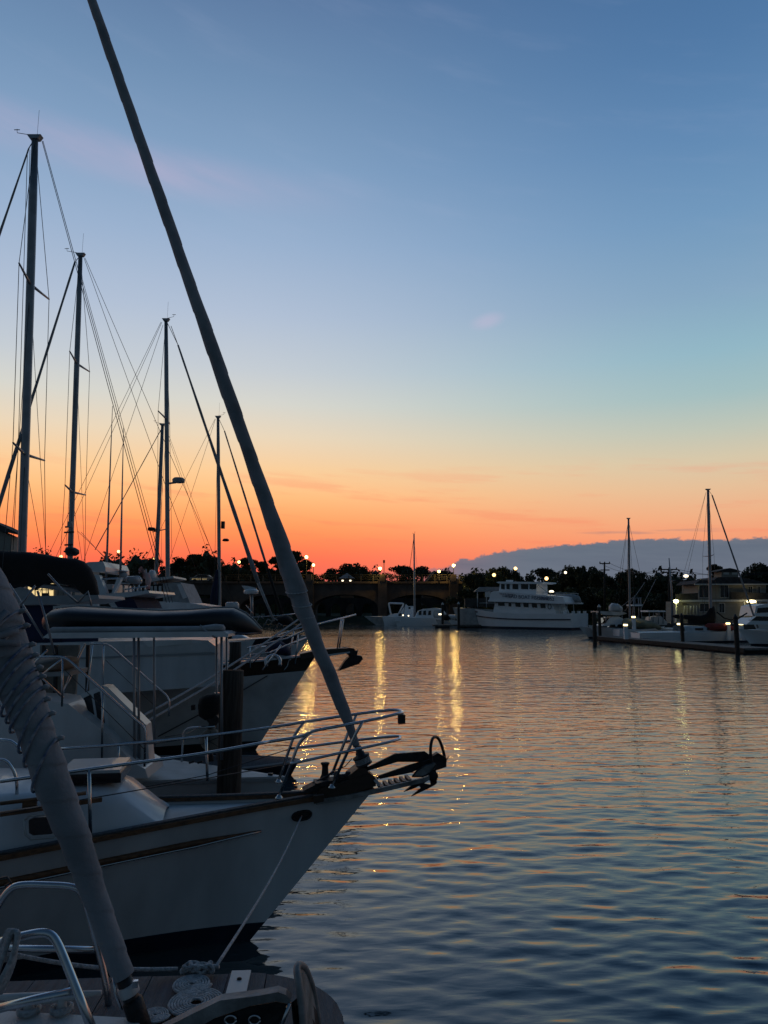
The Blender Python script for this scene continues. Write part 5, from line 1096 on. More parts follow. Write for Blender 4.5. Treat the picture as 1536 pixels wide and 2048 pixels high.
# ---- vehicle and shelters on the bridge road
vh = root('car', (xB(398), YB + 3, ztop + 0.12), 'car with glowing lights crossing the bridge behind the radar mast', 'car')
x0 = xB(398); mb = MB()
prof = [(-2.2, 0.35), (2.2, 0.35), (2.25, 0.75), (1.4, 0.95), (0.8, 1.42), (-1.0, 1.45), (-1.7, 0.98), (-2.25, 0.9)]
mb.prism([(x0 + x, YB + 2.2, ztop + 0.12 + z) for x, z in prof], (0, 1.7, 0)); obj('body', mb, 'vinyl', vh)
obj('window', MB().prism([(x0 + x, YB + 2.18, ztop + 0.12 + z) for x, z in ((-1.3, 0.95), (0.95, 0.95), (0.65, 1.32), (-0.9, 1.35))], (0, 0.03, 0)), 'glass', vh)
for x in (-1.4, 1.4): obj('wheel', MB().lathe((x0 + x, YB + 2.15, ztop + 0.46), (0, 1, 0), [(0.33, 0), (0.34, 0.02), (0.34, 0.2), (0.33, 0.22)], 14), 'black', vh)
obj('headlight', MB().ball((x0 + 2.2, YB + 2.5, ztop + 0.8), 0.12), 'lampsmall', vh); obj('headlight', MB().ball((x0 + 2.2, YB + 3.6, ztop + 0.8), 0.12), 'lampsmall', vh)
obj('lit_strip', MB().box((x0 - 0.6, YB + 2.17, ztop + 0.75), (2.6, 0.03, 0.10)), 'glow', vh)
YG = 150
gz = root('gazebo', (P(694, 1163, YG).x, YG, 1.5), 'small gazebo with a pointed grey roof and two lit windows behind the bridge', 'gazebo')
gx0, gx1 = P(680, 1163, YG).x, P(708, 1163, YG).x; gm = (gx0 + gx1) / 2; z0, z1 = P(680, 1157, YG).z, P(694, 1146, YG).z; hw = (gx1 - gx0) / 2 * 1.15
obj('roof', MB().add([(gm - hw, YG - hw, z0), (gm + hw, YG - hw, z0), (gm + hw, YG + hw, z0), (gm - hw, YG + hw, z0), (gm, YG, z1)], [(0, 1, 4), (1, 2, 4), (2, 3, 4), (3, 0, 4), (3, 2, 1, 0)], False), 'vinyl', gz)
obj('wall', MB().box((gm, YG, (z0 + 1.0) / 2), (hw * 1.6, hw * 1.6, z0 - 1.0)), 'stonedark', gz)
for o_ in (-0.5, 0.45): obj('window', MB().box((gm + hw * o_, YG - hw * 0.8 - 0.04, z0 - 0.6), (0.35, 0.06, 0.5)), 'lampw', gz)
YH = 148
gh = root('house', (P(875, 1165, YH).x, YH, 1.5), 'house with a steep pale edged gable roof behind the right end of the bridge', 'house')
def yb2(pts, Y, dep): return MB().prism([P(x, y, Y) for x, y in pts], (0, dep, 0))
obj('wall', yb2([(846, 1170), (862, 1148), (868, 1144), (903, 1170), (903, 1210), (846, 1210)], YH, 6), 'stonedark', gh)
obj('roof', yb2([(842, 1172), (868, 1141), (936, 1168), (936, 1173), (908, 1172), (869, 1147), (847, 1173)], YH - 0.5, 7), 'roof', gh)
obj('barge_board', yb2([(844, 1171), (868, 1142), (870, 1144), (847, 1172)], YH - 0.62, 0.1), 'siding', gh)
sg = root('signal_pole', (P(768, 1150, 131).x, 131, ztop), 'thin dark signal pole beside the lamp in the middle of the bridge', 'pole')
obj('pole', MB().tube([P(768, 1168, 131), P(768, 1122, 131)], 0.06, 6), 'iron', sg); obj('head', MB().box(P(768, 1123, 131), (0.35, 0.2, 0.5)), 'iron', sg)

# ---- trees: a few models, each tree copied, turned and scaled as a thing of its own
def leaf_mesh(clumps, nleaf, size, rnd, flat=0.0):
    mb = MB()
    vols = [a * b * c_ for (_, _, _, a, b, c_) in clumps]; tot = sum(vols)
    for (cx, cy, cz, a, b, c_), v_ in zip(clumps, vols):
        for _ in range(max(10, int(nleaf * v_ ** 0.8 / sum(x ** 0.8 for x in vols)))):
            d = Vector((rnd.gauss(0, 1), rnd.gauss(0, 1), rnd.gauss(0, 1))).normalized(); rr_ = rnd.random() ** 0.42
            p = Vector((cx + d.x * a * rr_, cy + d.y * b * rr_, cz + d.z * c_ * rr_ + (0.12 * c_ if d.z < 0 else 0)))
            u = Vector((rnd.gauss(0, 1), rnd.gauss(0, 1), rnd.gauss(0, 1 - flat))).normalized(); w = u.orthogonal().normalized(); w.rotate(Matrix.Rotation(rnd.random() * 6.28, 3, u))
            t = u.cross(w); s_ = size * rnd.uniform(0.6, 1.4)
            o = len(mb.v); mb.v.extend([p - w * s_, p - t * s_ * 0.55, p + w * s_, p + t * s_ * 0.55]); mb.f.append([o, o + 1, o + 2, o + 3]); mb.sm.append(False)
    return mb
def make_tree(name, kind, seed, leafmat):
    rnd = random.Random(seed); e = bpy.data.objects.new(name, None); COL.objects.link(e); WM[e.name] = Matrix.Identity(4)
    clumps = []; tr = MB()
    if kind == 'pine':                     # tall bare trunk, separate flat plates of needles
        tr.tube([(0, 0, -0.3), (0.02, 0.01, 0.4), (-0.01, 0.02, 0.75), (0.02, 0, 0.95)], [0.022, 0.017, 0.012, 0.005], 7)
        for i in range(14):
            z = rnd.uniform(0.5, 0.98); sp_ = 0.25 * (1.25 - z); a_ = rnd.random() * 6.28; d = rnd.uniform(0.3, 1.0) * sp_ * 1.3
            cx, cy = math.cos(a_) * d, math.sin(a_) * d; clumps.append((cx, cy, z, rnd.uniform(0.08, 0.14), rnd.uniform(0.08, 0.14), rnd.uniform(0.035, 0.06)))
            tr.tube([(0, 0, z - 0.1), (cx * 0.5, cy * 0.5, z - 0.05), (cx, cy, z - 0.01)], [0.008, 0.006, 0.003], 5)
        lf = leaf_mesh(clumps, 3600, 0.024, rnd)
    elif kind == 'flat':                   # umbrella shaped, wide flat crown
        tr.tube([(0, 0, -0.3), (0.02, 0, 0.3), (0, 0.02, 0.6), (0.03, 0, 0.85)], [0.03, 0.024, 0.016, 0.006], 7)
        for i in range(22):
            a_ = rnd.random() * 6.28; d = rnd.uniform(0.0, 0.52) ; cx, cy = math.cos(a_) * d, math.sin(a_) * d; z = 0.88 - 0.30 * (d / 0.52) ** 2 + rnd.uniform(-0.05, 0.05)
            clumps.append((cx, cy, z, rnd.uniform(0.09, 0.15), rnd.uniform(0.09, 0.15), rnd.uniform(0.05, 0.085)))
            tr.tube([(0, 0, 0.45), (cx * 0.5, cy * 0.5, z - 0.16), (cx, cy, z - 0.03)], [0.012, 0.009, 0.003], 5)
        for i in range(10):
            a_ = rnd.random() * 6.28; d = rnd.uniform(0.1, 0.4); clumps.append((math.cos(a_) * d, math.sin(a_) * d, rnd.uniform(0.25, 0.6), 0.13, 0.13, 0.1))
        lf = leaf_mesh(clumps, 4200, 0.024, rnd)
    elif kind == 'bush':
        for i in range(20):
            a_ = rnd.random() * 6.28; d = rnd.uniform(0.0, 0.5); z = rnd.uniform(0.12, 0.82) * (1 - 0.5 * d); clumps.append((math.cos(a_) * d, math.sin(a_) * d, z, rnd.uniform(0.12, 0.2), rnd.uniform(0.12, 0.2), rnd.uniform(0.1, 0.17)))
        tr.tube([(0, 0, -0.2), (0, 0, 0.5)], [0.04, 0.015], 6); lf = leaf_mesh(clumps, 3600, 0.034, rnd)
    else:                                  # round broadleaf crown
        tr.tube([(0, 0, -0.3), (0.01, 0, 0.2), (0, 0.01, 0.5), (0.02, 0, 0.8)], [0.038, 0.03, 0.02, 0.006], 7)
        for i in range(30):
            d = Vector((rnd.gauss(0, 1), rnd.gauss(0, 1), rnd.gauss(0, 1))).normalized() * rnd.uniform(0.1, 1) ** 0.5
            c_ = (d.x * 0.36, d.y * 0.36, 0.56 + d.z * 0.32); clumps.append((*c_, rnd.uniform(0.08, 0.16), rnd.uniform(0.08, 0.16), rnd.uniform(0.07, 0.12)))
            tr.tube([(0, 0, 0.3), (c_[0] * 0.5, c_[1] * 0.5, c_[2] * 0.8), c_], [0.012, 0.008, 0.003], 5)
        lf = leaf_mesh(clumps, 5200, 0.026, rnd)
    obj('trunk', tr, 'bark', e); obj('crown', lf, leafmat, e); return e
protos = {}; used_ = set()
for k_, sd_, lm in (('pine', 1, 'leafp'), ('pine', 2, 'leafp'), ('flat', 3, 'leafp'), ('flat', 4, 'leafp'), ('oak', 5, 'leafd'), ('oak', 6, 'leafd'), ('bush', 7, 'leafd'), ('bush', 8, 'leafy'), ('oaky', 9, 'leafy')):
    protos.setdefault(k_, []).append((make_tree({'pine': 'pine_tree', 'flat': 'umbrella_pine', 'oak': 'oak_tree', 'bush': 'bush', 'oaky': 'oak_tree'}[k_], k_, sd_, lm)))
tcount = [0]
TG = 'trees along the far shore'
def tree(kind, px, ytop, wpx, Y, label, z0=1.4, group=TG):
    t_ = P(px, ytop, Y); h = (t_.z - z0) / 0.97; nat = {'pine': 0.62, 'flat': 1.2, 'oak': 0.95, 'bush': 1.15, 'oaky': 0.95}[kind]
    w = 1.55 * wpx * pxm(Y) / nat; pr = protos[kind][tcount[0] % len(protos[kind])]; tcount[0] += 1
    o = pr if pr.name not in used_ else copy_tree(pr)
    used_.add(pr.name); o.location = (t_.x, Y, z0); o.rotation_euler = (0, 0, tcount[0] * 2.399); o.scale = (w, w, h)
    props(o, label, 'tree' if kind != 'bush' else 'bush', group)
for a_ in [
    ('oak', 186, 1117, 60, 150, 'dark round tree showing beside the boom cover, left of both outrigger poles'), ('oak', 224, 1111, 58, 152, 'dark tree crown behind the two outrigger poles'),
    ('bush', 254, 1132, 44, 149, 'low dark tree in the dip right of the outrigger poles'), ('oak', 283, 1119, 48, 150, 'dark tree just left of the leaning mast'), ('flat', 312, 1116, 46, 154, 'dark flat topped tree behind the leaning mast'),
    ('flat', 360, 1115, 62, 150, 'dark wide pine right of the radar mast'), ('pine', 392, 1110, 52, 148, 'tall dark pine between the radar mast and the short mast'), ('flat', 424, 1110, 50, 152, 'dark pine just left of the short mast'),
    ('oak', 456, 1121, 44, 150, 'dark crown just right of the short mast'), ('pine', 494, 1120, 40, 148, 'dark pine crossed by the pale furled headsail'), ('pine', 522, 1124, 38, 151, 'dark pine crossed by the thin dark headsail'),
    ('pine', 554, 1118, 40, 149, 'dark pine immediately left of the near thick headsail'), ('pine', 586, 1103, 46, 148, 'tallest pine, partly hidden behind the near thick headsail'), ('pine', 612, 1124, 34, 152, 'dark pine under the paired lamps'),
    ('bush', 630, 1141, 40, 150, 'low dark tree right under the paired lamps'), ('oak', 688, 1119, 74, 158, 'broad round oak rising behind the small gazebo'), ('oak', 726, 1125, 42, 160, 'smaller round oak at the right shoulder of the broad oak'),
    ('bush', 752, 1142, 50, 156, 'low dark tree behind the lamp in the middle of the bridge'), ('flat', 800, 1132, 70, 162, 'wide flat pine behind the lone mast on the left'), ('flat', 844, 1132, 66, 165, 'wide flat pine behind the lone mast on the right'),
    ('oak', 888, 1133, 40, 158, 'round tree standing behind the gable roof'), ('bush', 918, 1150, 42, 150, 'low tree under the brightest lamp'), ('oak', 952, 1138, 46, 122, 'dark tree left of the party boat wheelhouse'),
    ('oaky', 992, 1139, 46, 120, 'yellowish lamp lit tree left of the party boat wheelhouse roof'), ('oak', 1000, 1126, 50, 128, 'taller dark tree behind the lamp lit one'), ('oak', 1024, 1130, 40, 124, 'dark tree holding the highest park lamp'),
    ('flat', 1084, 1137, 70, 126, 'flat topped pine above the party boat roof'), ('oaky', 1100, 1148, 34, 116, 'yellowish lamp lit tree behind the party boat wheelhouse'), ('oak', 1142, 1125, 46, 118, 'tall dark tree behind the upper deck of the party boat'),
    ('oak', 1177, 1123, 52, 116, 'tall dark tree left of the first utility pole'), ('oak', 1198, 1134, 38, 112, 'dark tree right behind the first utility pole'), ('oak', 1242, 1129, 60, 104, 'dark broad tree behind the thinner right hand mast'),
    ('oak', 1277, 1137, 44, 102, 'dark tree just right of the thinner right hand mast'), ('oak', 1318, 1147, 54, 100, 'dark tree behind the second utility pole'), ('bush', 1348, 1158, 34, 96, 'low dark tree left of the waterfront house'),
    ('pine', 1428, 1133, 30, 112, 'small dark tree beside the roof cupola'), ('oak', 1528, 1117, 70, 96, 'big dark tree at the right edge above the house roof'), ('oak', 1500, 1136, 40, 98, 'dark tree between the roof cupola and the right edge')]:
    tree(*a_)
# the far wood: one dark mass beyond the single trees
rnd = random.Random(44); mb = MB()
def wood(x0, x1, Y0, htop, step):
    R_ = []; x = x0
    ph = [rnd.random() * 6 for _ in range(5)]
    while x < x1:
        h = htop(x) * (0.80 + 0.10 * math.sin(x * 0.33 + ph[0]) + 0.08 * math.sin(x * 0.81 + ph[1]) + 0.05 * math.sin(x * 1.9 + ph[2]))
        R_.append([Vector((x, Y0 - 4, 0.6)), Vector((x, Y0 - 3.4, h * 0.55)), Vector((x, Y0 - 1.6, h * 0.86)), Vector((x, Y0, h * 0.93)), Vector((x, Y0 + 3, h * 0.6))])
        for _ in range(int(42 * step)):
            f = rnd.random(); z = h * (0.35 + 0.68 * f ** 0.6); p = Vector((x + rnd.uniform(-step, step) / 2, Y0 - 4 * (1 - z / h) - rnd.random() * 1.5, z)); s_ = rnd.uniform(0.18, 0.5)
            u = Vector((rnd.gauss(0, 1), rnd.gauss(0, 1), rnd.gauss(0, 1))).normalized(); w = u.orthogonal().normalized(); t = u.cross(w)
            o = len(mb.v); mb.v.extend([p - w * s_, p - t * s_ * .6, p + w * s_, p + t * s_ * .6]); mb.f.append([o, o + 1, o + 2, o + 3]); mb.sm.append(False)
        x += step
    mb.rings(R_, closed=False, caps=False, smooth=False)
wood(-95, 30, 172, lambda x: 16.8 if x < -27 else 12.6 if x < -12 else 11.8, 0.7)
wood(14, 56, 134, lambda x: 10.2, 0.7)
wood(56, 110, 120, lambda x: 9.0, 0.9)
obj('far_wood', mb, 'leafd', None, 'dark mass of trees forming the low skyline beyond the bridge and the boats', 'trees', kind='stuff')
BG = 'bushes along the far bank'
for i, (px, yt, w, Y, lb) in enumerate([(940, 1172, 60, 118, 'dark bush left of the party boat, behind the sloped awning'), (1010, 1166, 70, 114, 'dark bush hidden behind the party boat wheelhouse'), (1070, 1165, 70, 113, 'dark bush behind the party boat aft of its wheelhouse'), (1128, 1165, 76, 110, 'dark bush behind the party boat upper deck'),
        (1180, 1168, 70, 108, 'dark bush between the party boat and the first utility pole'), (1222, 1166, 66, 102, 'dark bush right of the first utility pole'), (1262, 1168, 60, 98, 'dark bush behind the thinner right hand mast'), (1300, 1172, 60, 96, 'dark bush left of the second utility pole'), (1340, 1176, 56, 92, 'dark bush at the left corner of the waterfront house'), (1160, 1215, 50, 104, 'low bush above the stern of the party boat')]):
    tree('bush', px, yt, w, Y, lb, z0=0.9, group=BG)
for kl in protos.values():                 # a model no tree uses is not left lying about
    for pr in kl:
        if pr.name not in used_:
            for ch in list(pr.children): bpy.data.objects.remove(ch)
            bpy.data.objects.remove(pr)

# ---- white party fishing boat
PB = Plane(P(945, 1250, 99).x, 99.0, 140)   # bow to the left
if PB.n.y < 0: PB.n = -PB.n
pb = root('party_boat', PB.at(1060, 1258, 0) * 1.0, 'big white two deck party fishing boat with lettering along its upper deck', 'fishing boat', rz=PB.ang)
HP = Hull(PB, 15.2, 5.2, 2.75, 1.85, 1.9, 0.9, draft=0.7, um=0.4, tr=0.92, p0=1.5, p1=0.9, wl=0.85, nst=26, boot=0.25, levels=(0.0, 0.4, 0.56, 0.62, 1.0), stem_curve=0.1)
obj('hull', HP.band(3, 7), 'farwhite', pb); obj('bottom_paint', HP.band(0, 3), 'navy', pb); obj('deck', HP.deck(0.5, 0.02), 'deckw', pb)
for s_ in (-1, 1):
    obj('rub_rail', MB().sweep([HP.pt(u, HP.sheer(u) * 0.62 - 0.05, s_) + PB.n * s_ * 0.02 for u in np.linspace(0, 1, 30)], 0.14, 0.14), 'navy', pb)
ho = -1.75
obj('deckhouse', side(PB, [(990, 1206), (1104, 1208), (1112, 1224), (1112, 1246), (985, 1240), (986, 1224)], ho, 1.7), 'farwhite', pb)
for x0, x1, sk in ((995, 1008, 1), (1017, 1022, 0), (1030, 1040, 1), (1046, 1056, 1), (1063, 1073, 1), (1080, 1090, 1)):
    y0 = 1202.5 + (x0 - 990) * 0.055; obj('window', side(PB, [(x0, y0), (x1, y0 + 0.3), (x1 + sk, y0 + 9), (x0 + sk * 1.5, y0 + 8.6)], ho - 0.05, ho + 0.02), 'glass', pb)
mb = MB(); c_ = PB.at(1099, 1213, ho - 0.05); mb.tube([c_ + PB.d * math.cos(t) * 0.22 + Vector((0, 0, 0.3 * math.sin(t))) for t in np.linspace(0, 6.2832, 17)], 0.06, 6); obj('life_ring', mb, 'vinyl', pb)
obj('upper_deck', side(PB, [(978, 1200), (982, 1184), (988, 1182), (1110, 1192), (1126, 1194), (1130, 1205), (1130, 1208), (1112, 1208)], -2.25, 2.25), 'farwhite', pb)
obj('deck_edge', side(PB, [(976, 1200), (1132, 1205), (1132, 1208), (976, 1203)], -2.32, 2.32), 'farwhite', pb)
obj('wheelhouse', side(PB, [(997, 1186), (1000, 1166), (1072, 1167), (1073, 1190)], -1.45, 1.45), 'farwhite', pb)
for x0, x1 in ((1002, 1009), (1013, 1019), (1025, 1036), (1042, 1056), (1059, 1072)):
    obj('wheelhouse_window', side(PB, [(x0, 1168), (x1, 1168.3), (x1, 1178.6), (x0, 1178)], -1.50, -1.42), 'glass', pb)
obj('wheelhouse_roof', side(PB, [(992, 1164.5), (998, 1163), (1086, 1164), (1087, 1166), (1078, 1168), (998, 1167)], -1.7, 1.7), 'farwhite', pb)
obj('roof_hatch', side(PB, [(1012, 1160), (1020, 1160), (1020, 1163.5), (1012, 1163.5)], -0.4, 0.4), 'farwhite', pb)
tubes('roof_brace', PB, [(1076, 1170, -1.4), (1094, 1184, -1.8)], 0.05, 'trim', pb)
obj('side_cover', pod(PB, [(1108, 1188, 1200, 0.1), (1114, 1187, 1204, 0.5), (1150, 1189, 1205, 0.5), (1158, 1193, 1205, 0.35), (1162, 1200, 1206, 0.1)], 0.6), 'vinyl', pb)
for x in (1086, 1100, 1114, 1128, 1142, 1156): fo = -2.1 if x < 1118 else -2.1 + (x - 1118) / 40 * 4.2; tubes('upper_rail_post', PB, [(x, 1194 + (x - 1086) * 0.02, fo), (x, 1184.5 + (x - 1086) * 0.03, fo)], 0.03, 'trim', pb)
tubes('upper_rail', PB, [(1074, 1184, -2.1), (1118, 1185.5, -2.1), (1156, 1187, 1.9)], 0.035, 'trim', pb)
for x, fo in ((1120, -1.9), (1134, -0.2), (1147, 1.4)): tubes('aft_post', PB, [(x, 1208, fo), (x + 1, 1232, fo)], 0.05, 'trim', pb)
tubes('aft_ladder', PB, [(1130, 1210, -1.0), (1139, 1232, -1.0)], 0.06, 'trim', pb)
for x, fo in ((1126, -2.0), (1143, 0.2), (1154, 1.2), (1166, 2.0)): obj('stern_box', side(PB, [(x, 1222), (x + 4, 1222), (x + 4, 1234), (x, 1234)], fo, fo + 0.4), 'farwhite', pb)
tubes('bow_rail', PB, [(947, 1206, -0.1), (965, 1206, -1.0), (990, 1206, -1.9)], 0.035, 'trim', pb)
obj('lit_lamp', MB().ball(PB.at(1103, 1183, -1.0), (0.3, 0.2, 0.14)), 'lampw', pb); obj('bow_light', MB().ball(PB.at(950.5, 1203.5, 0.2), 0.11), 'lampw', pb)
ex = PB.d * -1; up = Vector((0, 0, 1)); sk_ = (PB.at(1100, 1199, -2.27) - PB.at(1000, 1192.5, -2.27)).normalized()
words('deck_lettering', 'HEAD BOAT FISHING', PB.at(1053, 1194.6, -2.29), sk_, up, 0.62, 'ltext', pb)
words('deck_lettering', '560-4052', PB.at(1092, 1197.6, -2.29), sk_, up, 0.56, 'ltext', pb)
words('deck_lettering', 'NIGHT FISHING', PB.at(1014, 1188.6, -2.29), sk_, up, 0.30, 'ltext', pb); words('deck_lettering', 'CHARTERS', PB.at(1014, 1192.8, -2.29), sk_, up, 0.30, 'ltext', pb)
u0 = 0.085; q = HP.pt(u0, 2.15, 1 if (HP.pt(u0, 2.1, 1) - HP.pt(u0, 2.1, -1)).y < 0 else -1); q2 = HP.pt(u0 + 0.06, 2.08, 1 if (HP.pt(u0, 2.1, 1) - HP.pt(u0, 2.1, -1)).y < 0 else -1)
tx = (q2 - q).normalized(); words('bow_name', 'Judith Ann', q + (q2 - q) * 0.3 + Vector((0.0, -0.16, 0)), tx, up, 0.5, 'rtext', pb)

# boat with a sloped awning behind the party boat's bow
Q1 = Plane(P(918, 1240, 99).x, 99.0, 176)
q1 = root('houseboat', Q1.at(960, 1250, 0), 'grey cabin boat with a sloped awning roof behind the party boat bow', 'cabin boat', rz=Q1.ang)
HQ = Hull(Q1, 10, 3.6, 2.6, 2.3, 2.2, 0.8, nst=12, um=0.3, p0=1, p1=0.6); obj('hull', HQ.band(2, 7), 'gelold', q1); obj('deck', HQ.deck(0, 0.05), 'gelold', q1)
obj('awning', side(Q1, [(950, 1181), (960, 1174), (1000, 1174), (1002, 1180), (975, 1183), (950, 1183.5)], -1.6, 1.6), 'vinyl', q1)
for x in (955, 973, 990): tubes('awning_post', Q1, [(x, 1182, -1.4), (x, 1215, -1.4)], 0.06, 'trim', q1)
obj('cabin', side(Q1, [(930, 1197), (996, 1195), (996, 1214), (930, 1214)], -1.4, 1.4), 'stonedark', q1)
obj('frame', side(Q1, [(970, 1181), (981, 1181), (981, 1194), (970, 1194)], -1.5, -1.42), 'trim', q1)

# ---- catamaran with a bare mast, and the small boats by it
CT = Plane(P(768, 1250, 108).x, 108.0, 178)
ct = root('catamaran', CT.at(830, 1250, 0), 'white catamaran with one bare mast moored in front of the bridge', 'catamaran', rz=CT.ang)
for off in (-1.9, 1.9):
    pl2 = Plane(*(CT.o + CT.n * off + CT.d * (-1.9 if off < 0 else 0)).xy, 178); Hc = Hull(pl2, 7.4, 1.1, 1.35, 1.15, 1.0, 0.35, draft=0.3, nst=14, um=0.4, p0=1.2, p1=0.8)
    obj('hull', Hc.band(2, 7), 'farwhite', ct); obj('deck', Hc.deck(0, 0.02), 'farwhite', ct)
obj('bridge_deck', side(CT, [(790, 1235), (868, 1234), (868, 1241), (790, 1243)], -2.1, 2.1), 'farwhite', ct)
obj('cabin', side(CT, [(828, 1237), (836, 1222), (848, 1218), (872, 1216), (884, 1222), (888, 1238)], -1.6, 1.6), 'farwhite', ct)
for x in (838, 847, 857): obj('cabin_window', side(CT, [(x, 1222), (x + 5, 1221), (x + 5, 1230), (x - 1, 1230)], -1.65, -1.58), 'glass', ct)
obj('mast', MB().tube([CT.at(829, 1236, 0), CT.at(829, 1204, 0), CT.at(828, 1068, 0)], [0.16, 0.15, 0.10], 8), 'alu', ct)
tubes('forestay', CT, [(828, 1072, 0), (806, 1236, 0)], 0.035, 'canvas', ct); tubes('shroud', CT, [(828, 1080, 0), (846, 1230, 1.5)], 0.012, 'wire', ct); tubes('mast_vane', CT, [(825, 1066, 0), (829, 1068, 0), (830, 1063, 0)], 0.03, 'wire', ct)
obj('cockpit_cover', pod(CT, [(862, 1222, 1238, 0.3), (868, 1216, 1240, 0.9), (884, 1217, 1240, 1.0), (892, 1226, 1242, 0.6), (896, 1234, 1242, 0.2)], -0.9), 'gelold', ct)
for x, y in ((806, 1230.5), (817, 1231.5)): obj('deck_light', MB().ball(CT.at(x, y, -1.5), 0.10), 'lampw', ct)
CB = Plane(P(752, 1240, 112).x, 112.0, 178)
cb2 = root('cruiser', CB.at(790, 1248, 0), 'white cruiser with a radar arch and sloping bow, left of the catamaran', 'cruiser', rz=CB.ang)
Hk2 = Hull(CB, 7.5, 2.8, 1.3, 1.25, 1.2, 1.8, nst=14); obj('hull', Hk2.band(2, 7), 'gelold', cb2); obj('deck', Hk2.deck(0, 0.05), 'farwhite', cb2)
tubes('radar_arch', CB, [(782, 1230, -1.1), (777, 1206, -1.1), (808, 1207, -1.1), (797, 1228, -1.1)], 0.12, 'farwhite', cb2, 0, 0.3)
obj('cabin', side(CB, [(768, 1236), (780, 1229), (800, 1226), (812, 1208), (816, 1212), (827, 1212), (828, 1236)], -1.1, 1.1), 'farwhite', cb2); obj('cabin_window', side(CB, [(817, 1214), (821, 1214), (821, 1218), (817, 1218)], -1.14, -1.08), 'glass', cb2)
obj('side_window', side(CB, [(797, 1227), (803, 1226), (803, 1232), (797, 1232)], -1.14, -1.08), 'black', cb2)
for i, (x0, x1, Y, lb) in enumerate(((878, 905, 104, 'dark canvas covered runabout just right of the catamaran'), (888, 925, 112, 'pale cuddy boat behind the runabout near the dock posts'), (905, 950, 100, 'low white open boat between the dock posts and the party boat bow'))):
    Pq = Plane(P(x0, 1245, Y).x, Y, 179); e = root('runabout', Pq.at((x0 + x1) / 2, 1250, 0), lb, 'runabout', rz=Pq.ang)
    ln = (x1 - x0) * pxm(Y) * 1.05; Hq = Hull(Pq, ln, 2.0, 1.0, 0.8, 0.75, 0.5, nst=12); obj('hull', Hq.band(2, 7), 'gelold' if i != 2 else 'farwhite', e); obj('deck', Hq.deck(0.03, 0.05), 'gelold', e)
    obj('canopy', pod(Pq, [(x0 + 6, 1236, 1241, 0.2), (x0 + 10, 1229, 1241, 0.8), (x1 - 10, 1228 + i, 1241, 0.8), (x1 - 4, 1236, 1241, 0.3)], 0), ('canvas', 'gelold', 'canvas')[i], e)
    if i == 0: obj('cabin_light', MB().box(Pq.at(881, 1228.5, -1.0), (0.5, 0.05, 0.2)), 'lampw', e)
DP = 'dock posts in front of the bridge'
for px, yt, Y, lb in ((885, 1209, 100, 'pale dock post standing by the catamaran cockpit'), (917, 1208, 97, 'pale dock post just left of the party boat')):
    piling(px, yt, 5, Y, lb, 'trim', 'dock_post', DP)
fd2 = root('floating_dock', (P(915, 1250, 98).x, 98, 0), 'low dark floating dock between the catamaran and the party boat', 'dock')
obj('deck', MB().box((P(915, 1250, 98).x, 98, 0.28), (6.5, 2.2, 0.22)), 'dockwood', fd2)
for o_ in (-2, 2): obj('float', MB().box((P(915, 1250, 98).x + o_, 98, 0.02), (1.8, 2.0, 0.3)), 'bottom', fd2)

# ---- the marina on the right: floating dock, pilings, lights, boats
dk = root('floating_dock', (18, 50, 0), 'long low floating dock running across the right side', 'dock')
d0, d1 = Pz(1188, 1280, 0.0), Pz(1490, 1308, 0.0); dd = (d1 - d0).normalized(); dn = Vector((-dd.y, dd.x, 0)); dn = dn if dn.y > 0 else -dn
def along(t, off, z): return d0 + dd * t + dn * off + Vector((0, 0, z))
Ld = (d1 - d0).length
obj('deck', MB().hexa([along(0, 0, 0.2), along(Ld, 0, 0.2), along(Ld, 1.8, 0.2), along(0, 1.8, 0.2), along(0, 0, 0.32), along(Ld, 0, 0.32), along(Ld, 1.8, 0.32), along(0, 1.8, 0.32)]), 'dockwood', dk)
obj('fascia', MB().hexa([along(0, -0.06, 0.06), along(Ld, -0.06, 0.06), along(Ld, -0.005, 0.06), along(0, -0.005, 0.06), along(0, -0.06, 0.3), along(Ld, -0.06, 0.3), along(Ld, -0.005, 0.3), along(0, -0.005, 0.3)]), 'pile', dk)
n_ = 7
for i in range(n_): obj('float', MB().hexa([along(Ld * (i + 0.1) / n_, 0.1, -0.3), along(Ld * (i + 0.9) / n_, 0.1, -0.3), along(Ld * (i + 0.9) / n_, 1.7, -0.3), along(Ld * (i + 0.1) / n_, 1.7, -0.3), along(Ld * (i + 0.1) / n_, 0.1, 0.19), along(Ld * (i + 0.9) / n_, 0.1, 0.19), along(Ld * (i + 0.9) / n_, 1.7, 0.19), along(Ld * (i + 0.1) / n_, 1.7, 0.19)]), 'bottom', dk)
MP = 'pilings of the right hand dock'
piling(1188, 1224, 8, 55.2, 'dark piling at the far left end of the right hand dock', None, 'piling', MP)
piling(1363, 1232, 7, 50.5, 'dark piling with a pointed cap behind the sailboat boom', 'black', 'piling', MP)
piling(1471, 1236, 9, 41.2, 'nearest dark piling with a pale upper part and pointed cap on the right hand dock', 'iron', 'piling', MP)
piling(1198, 1214, 6, 62, 'pale capped post behind the cruiser at the left end of the dock', 'trim', 'piling', MP)
def pedestal(px, py, Y, label, z0=0.4):
    q = P(px, py, Y); e = root('dock_pedestal', (q.x, q.y, z0), label, 'dock light', 'lit pedestals on the docks')
    obj('post', MB().box((q.x, q.y, (q.z + z0) / 2 - 0.05), (0.26, 0.22, q.z - z0 - 0.1)), 'farwhite', e); obj('lamp', MB().box((q.x, q.y, q.z), (0.24, 0.2, 0.11)), 'lampsmall', e)
    obj('cap', MB().lathe((q.x, q.y, q.z + 0.07), (0, 0, 1), [(0.16, 0), (0.14, 0.05), (0.03, 0.09)], 8), 'trim', e)
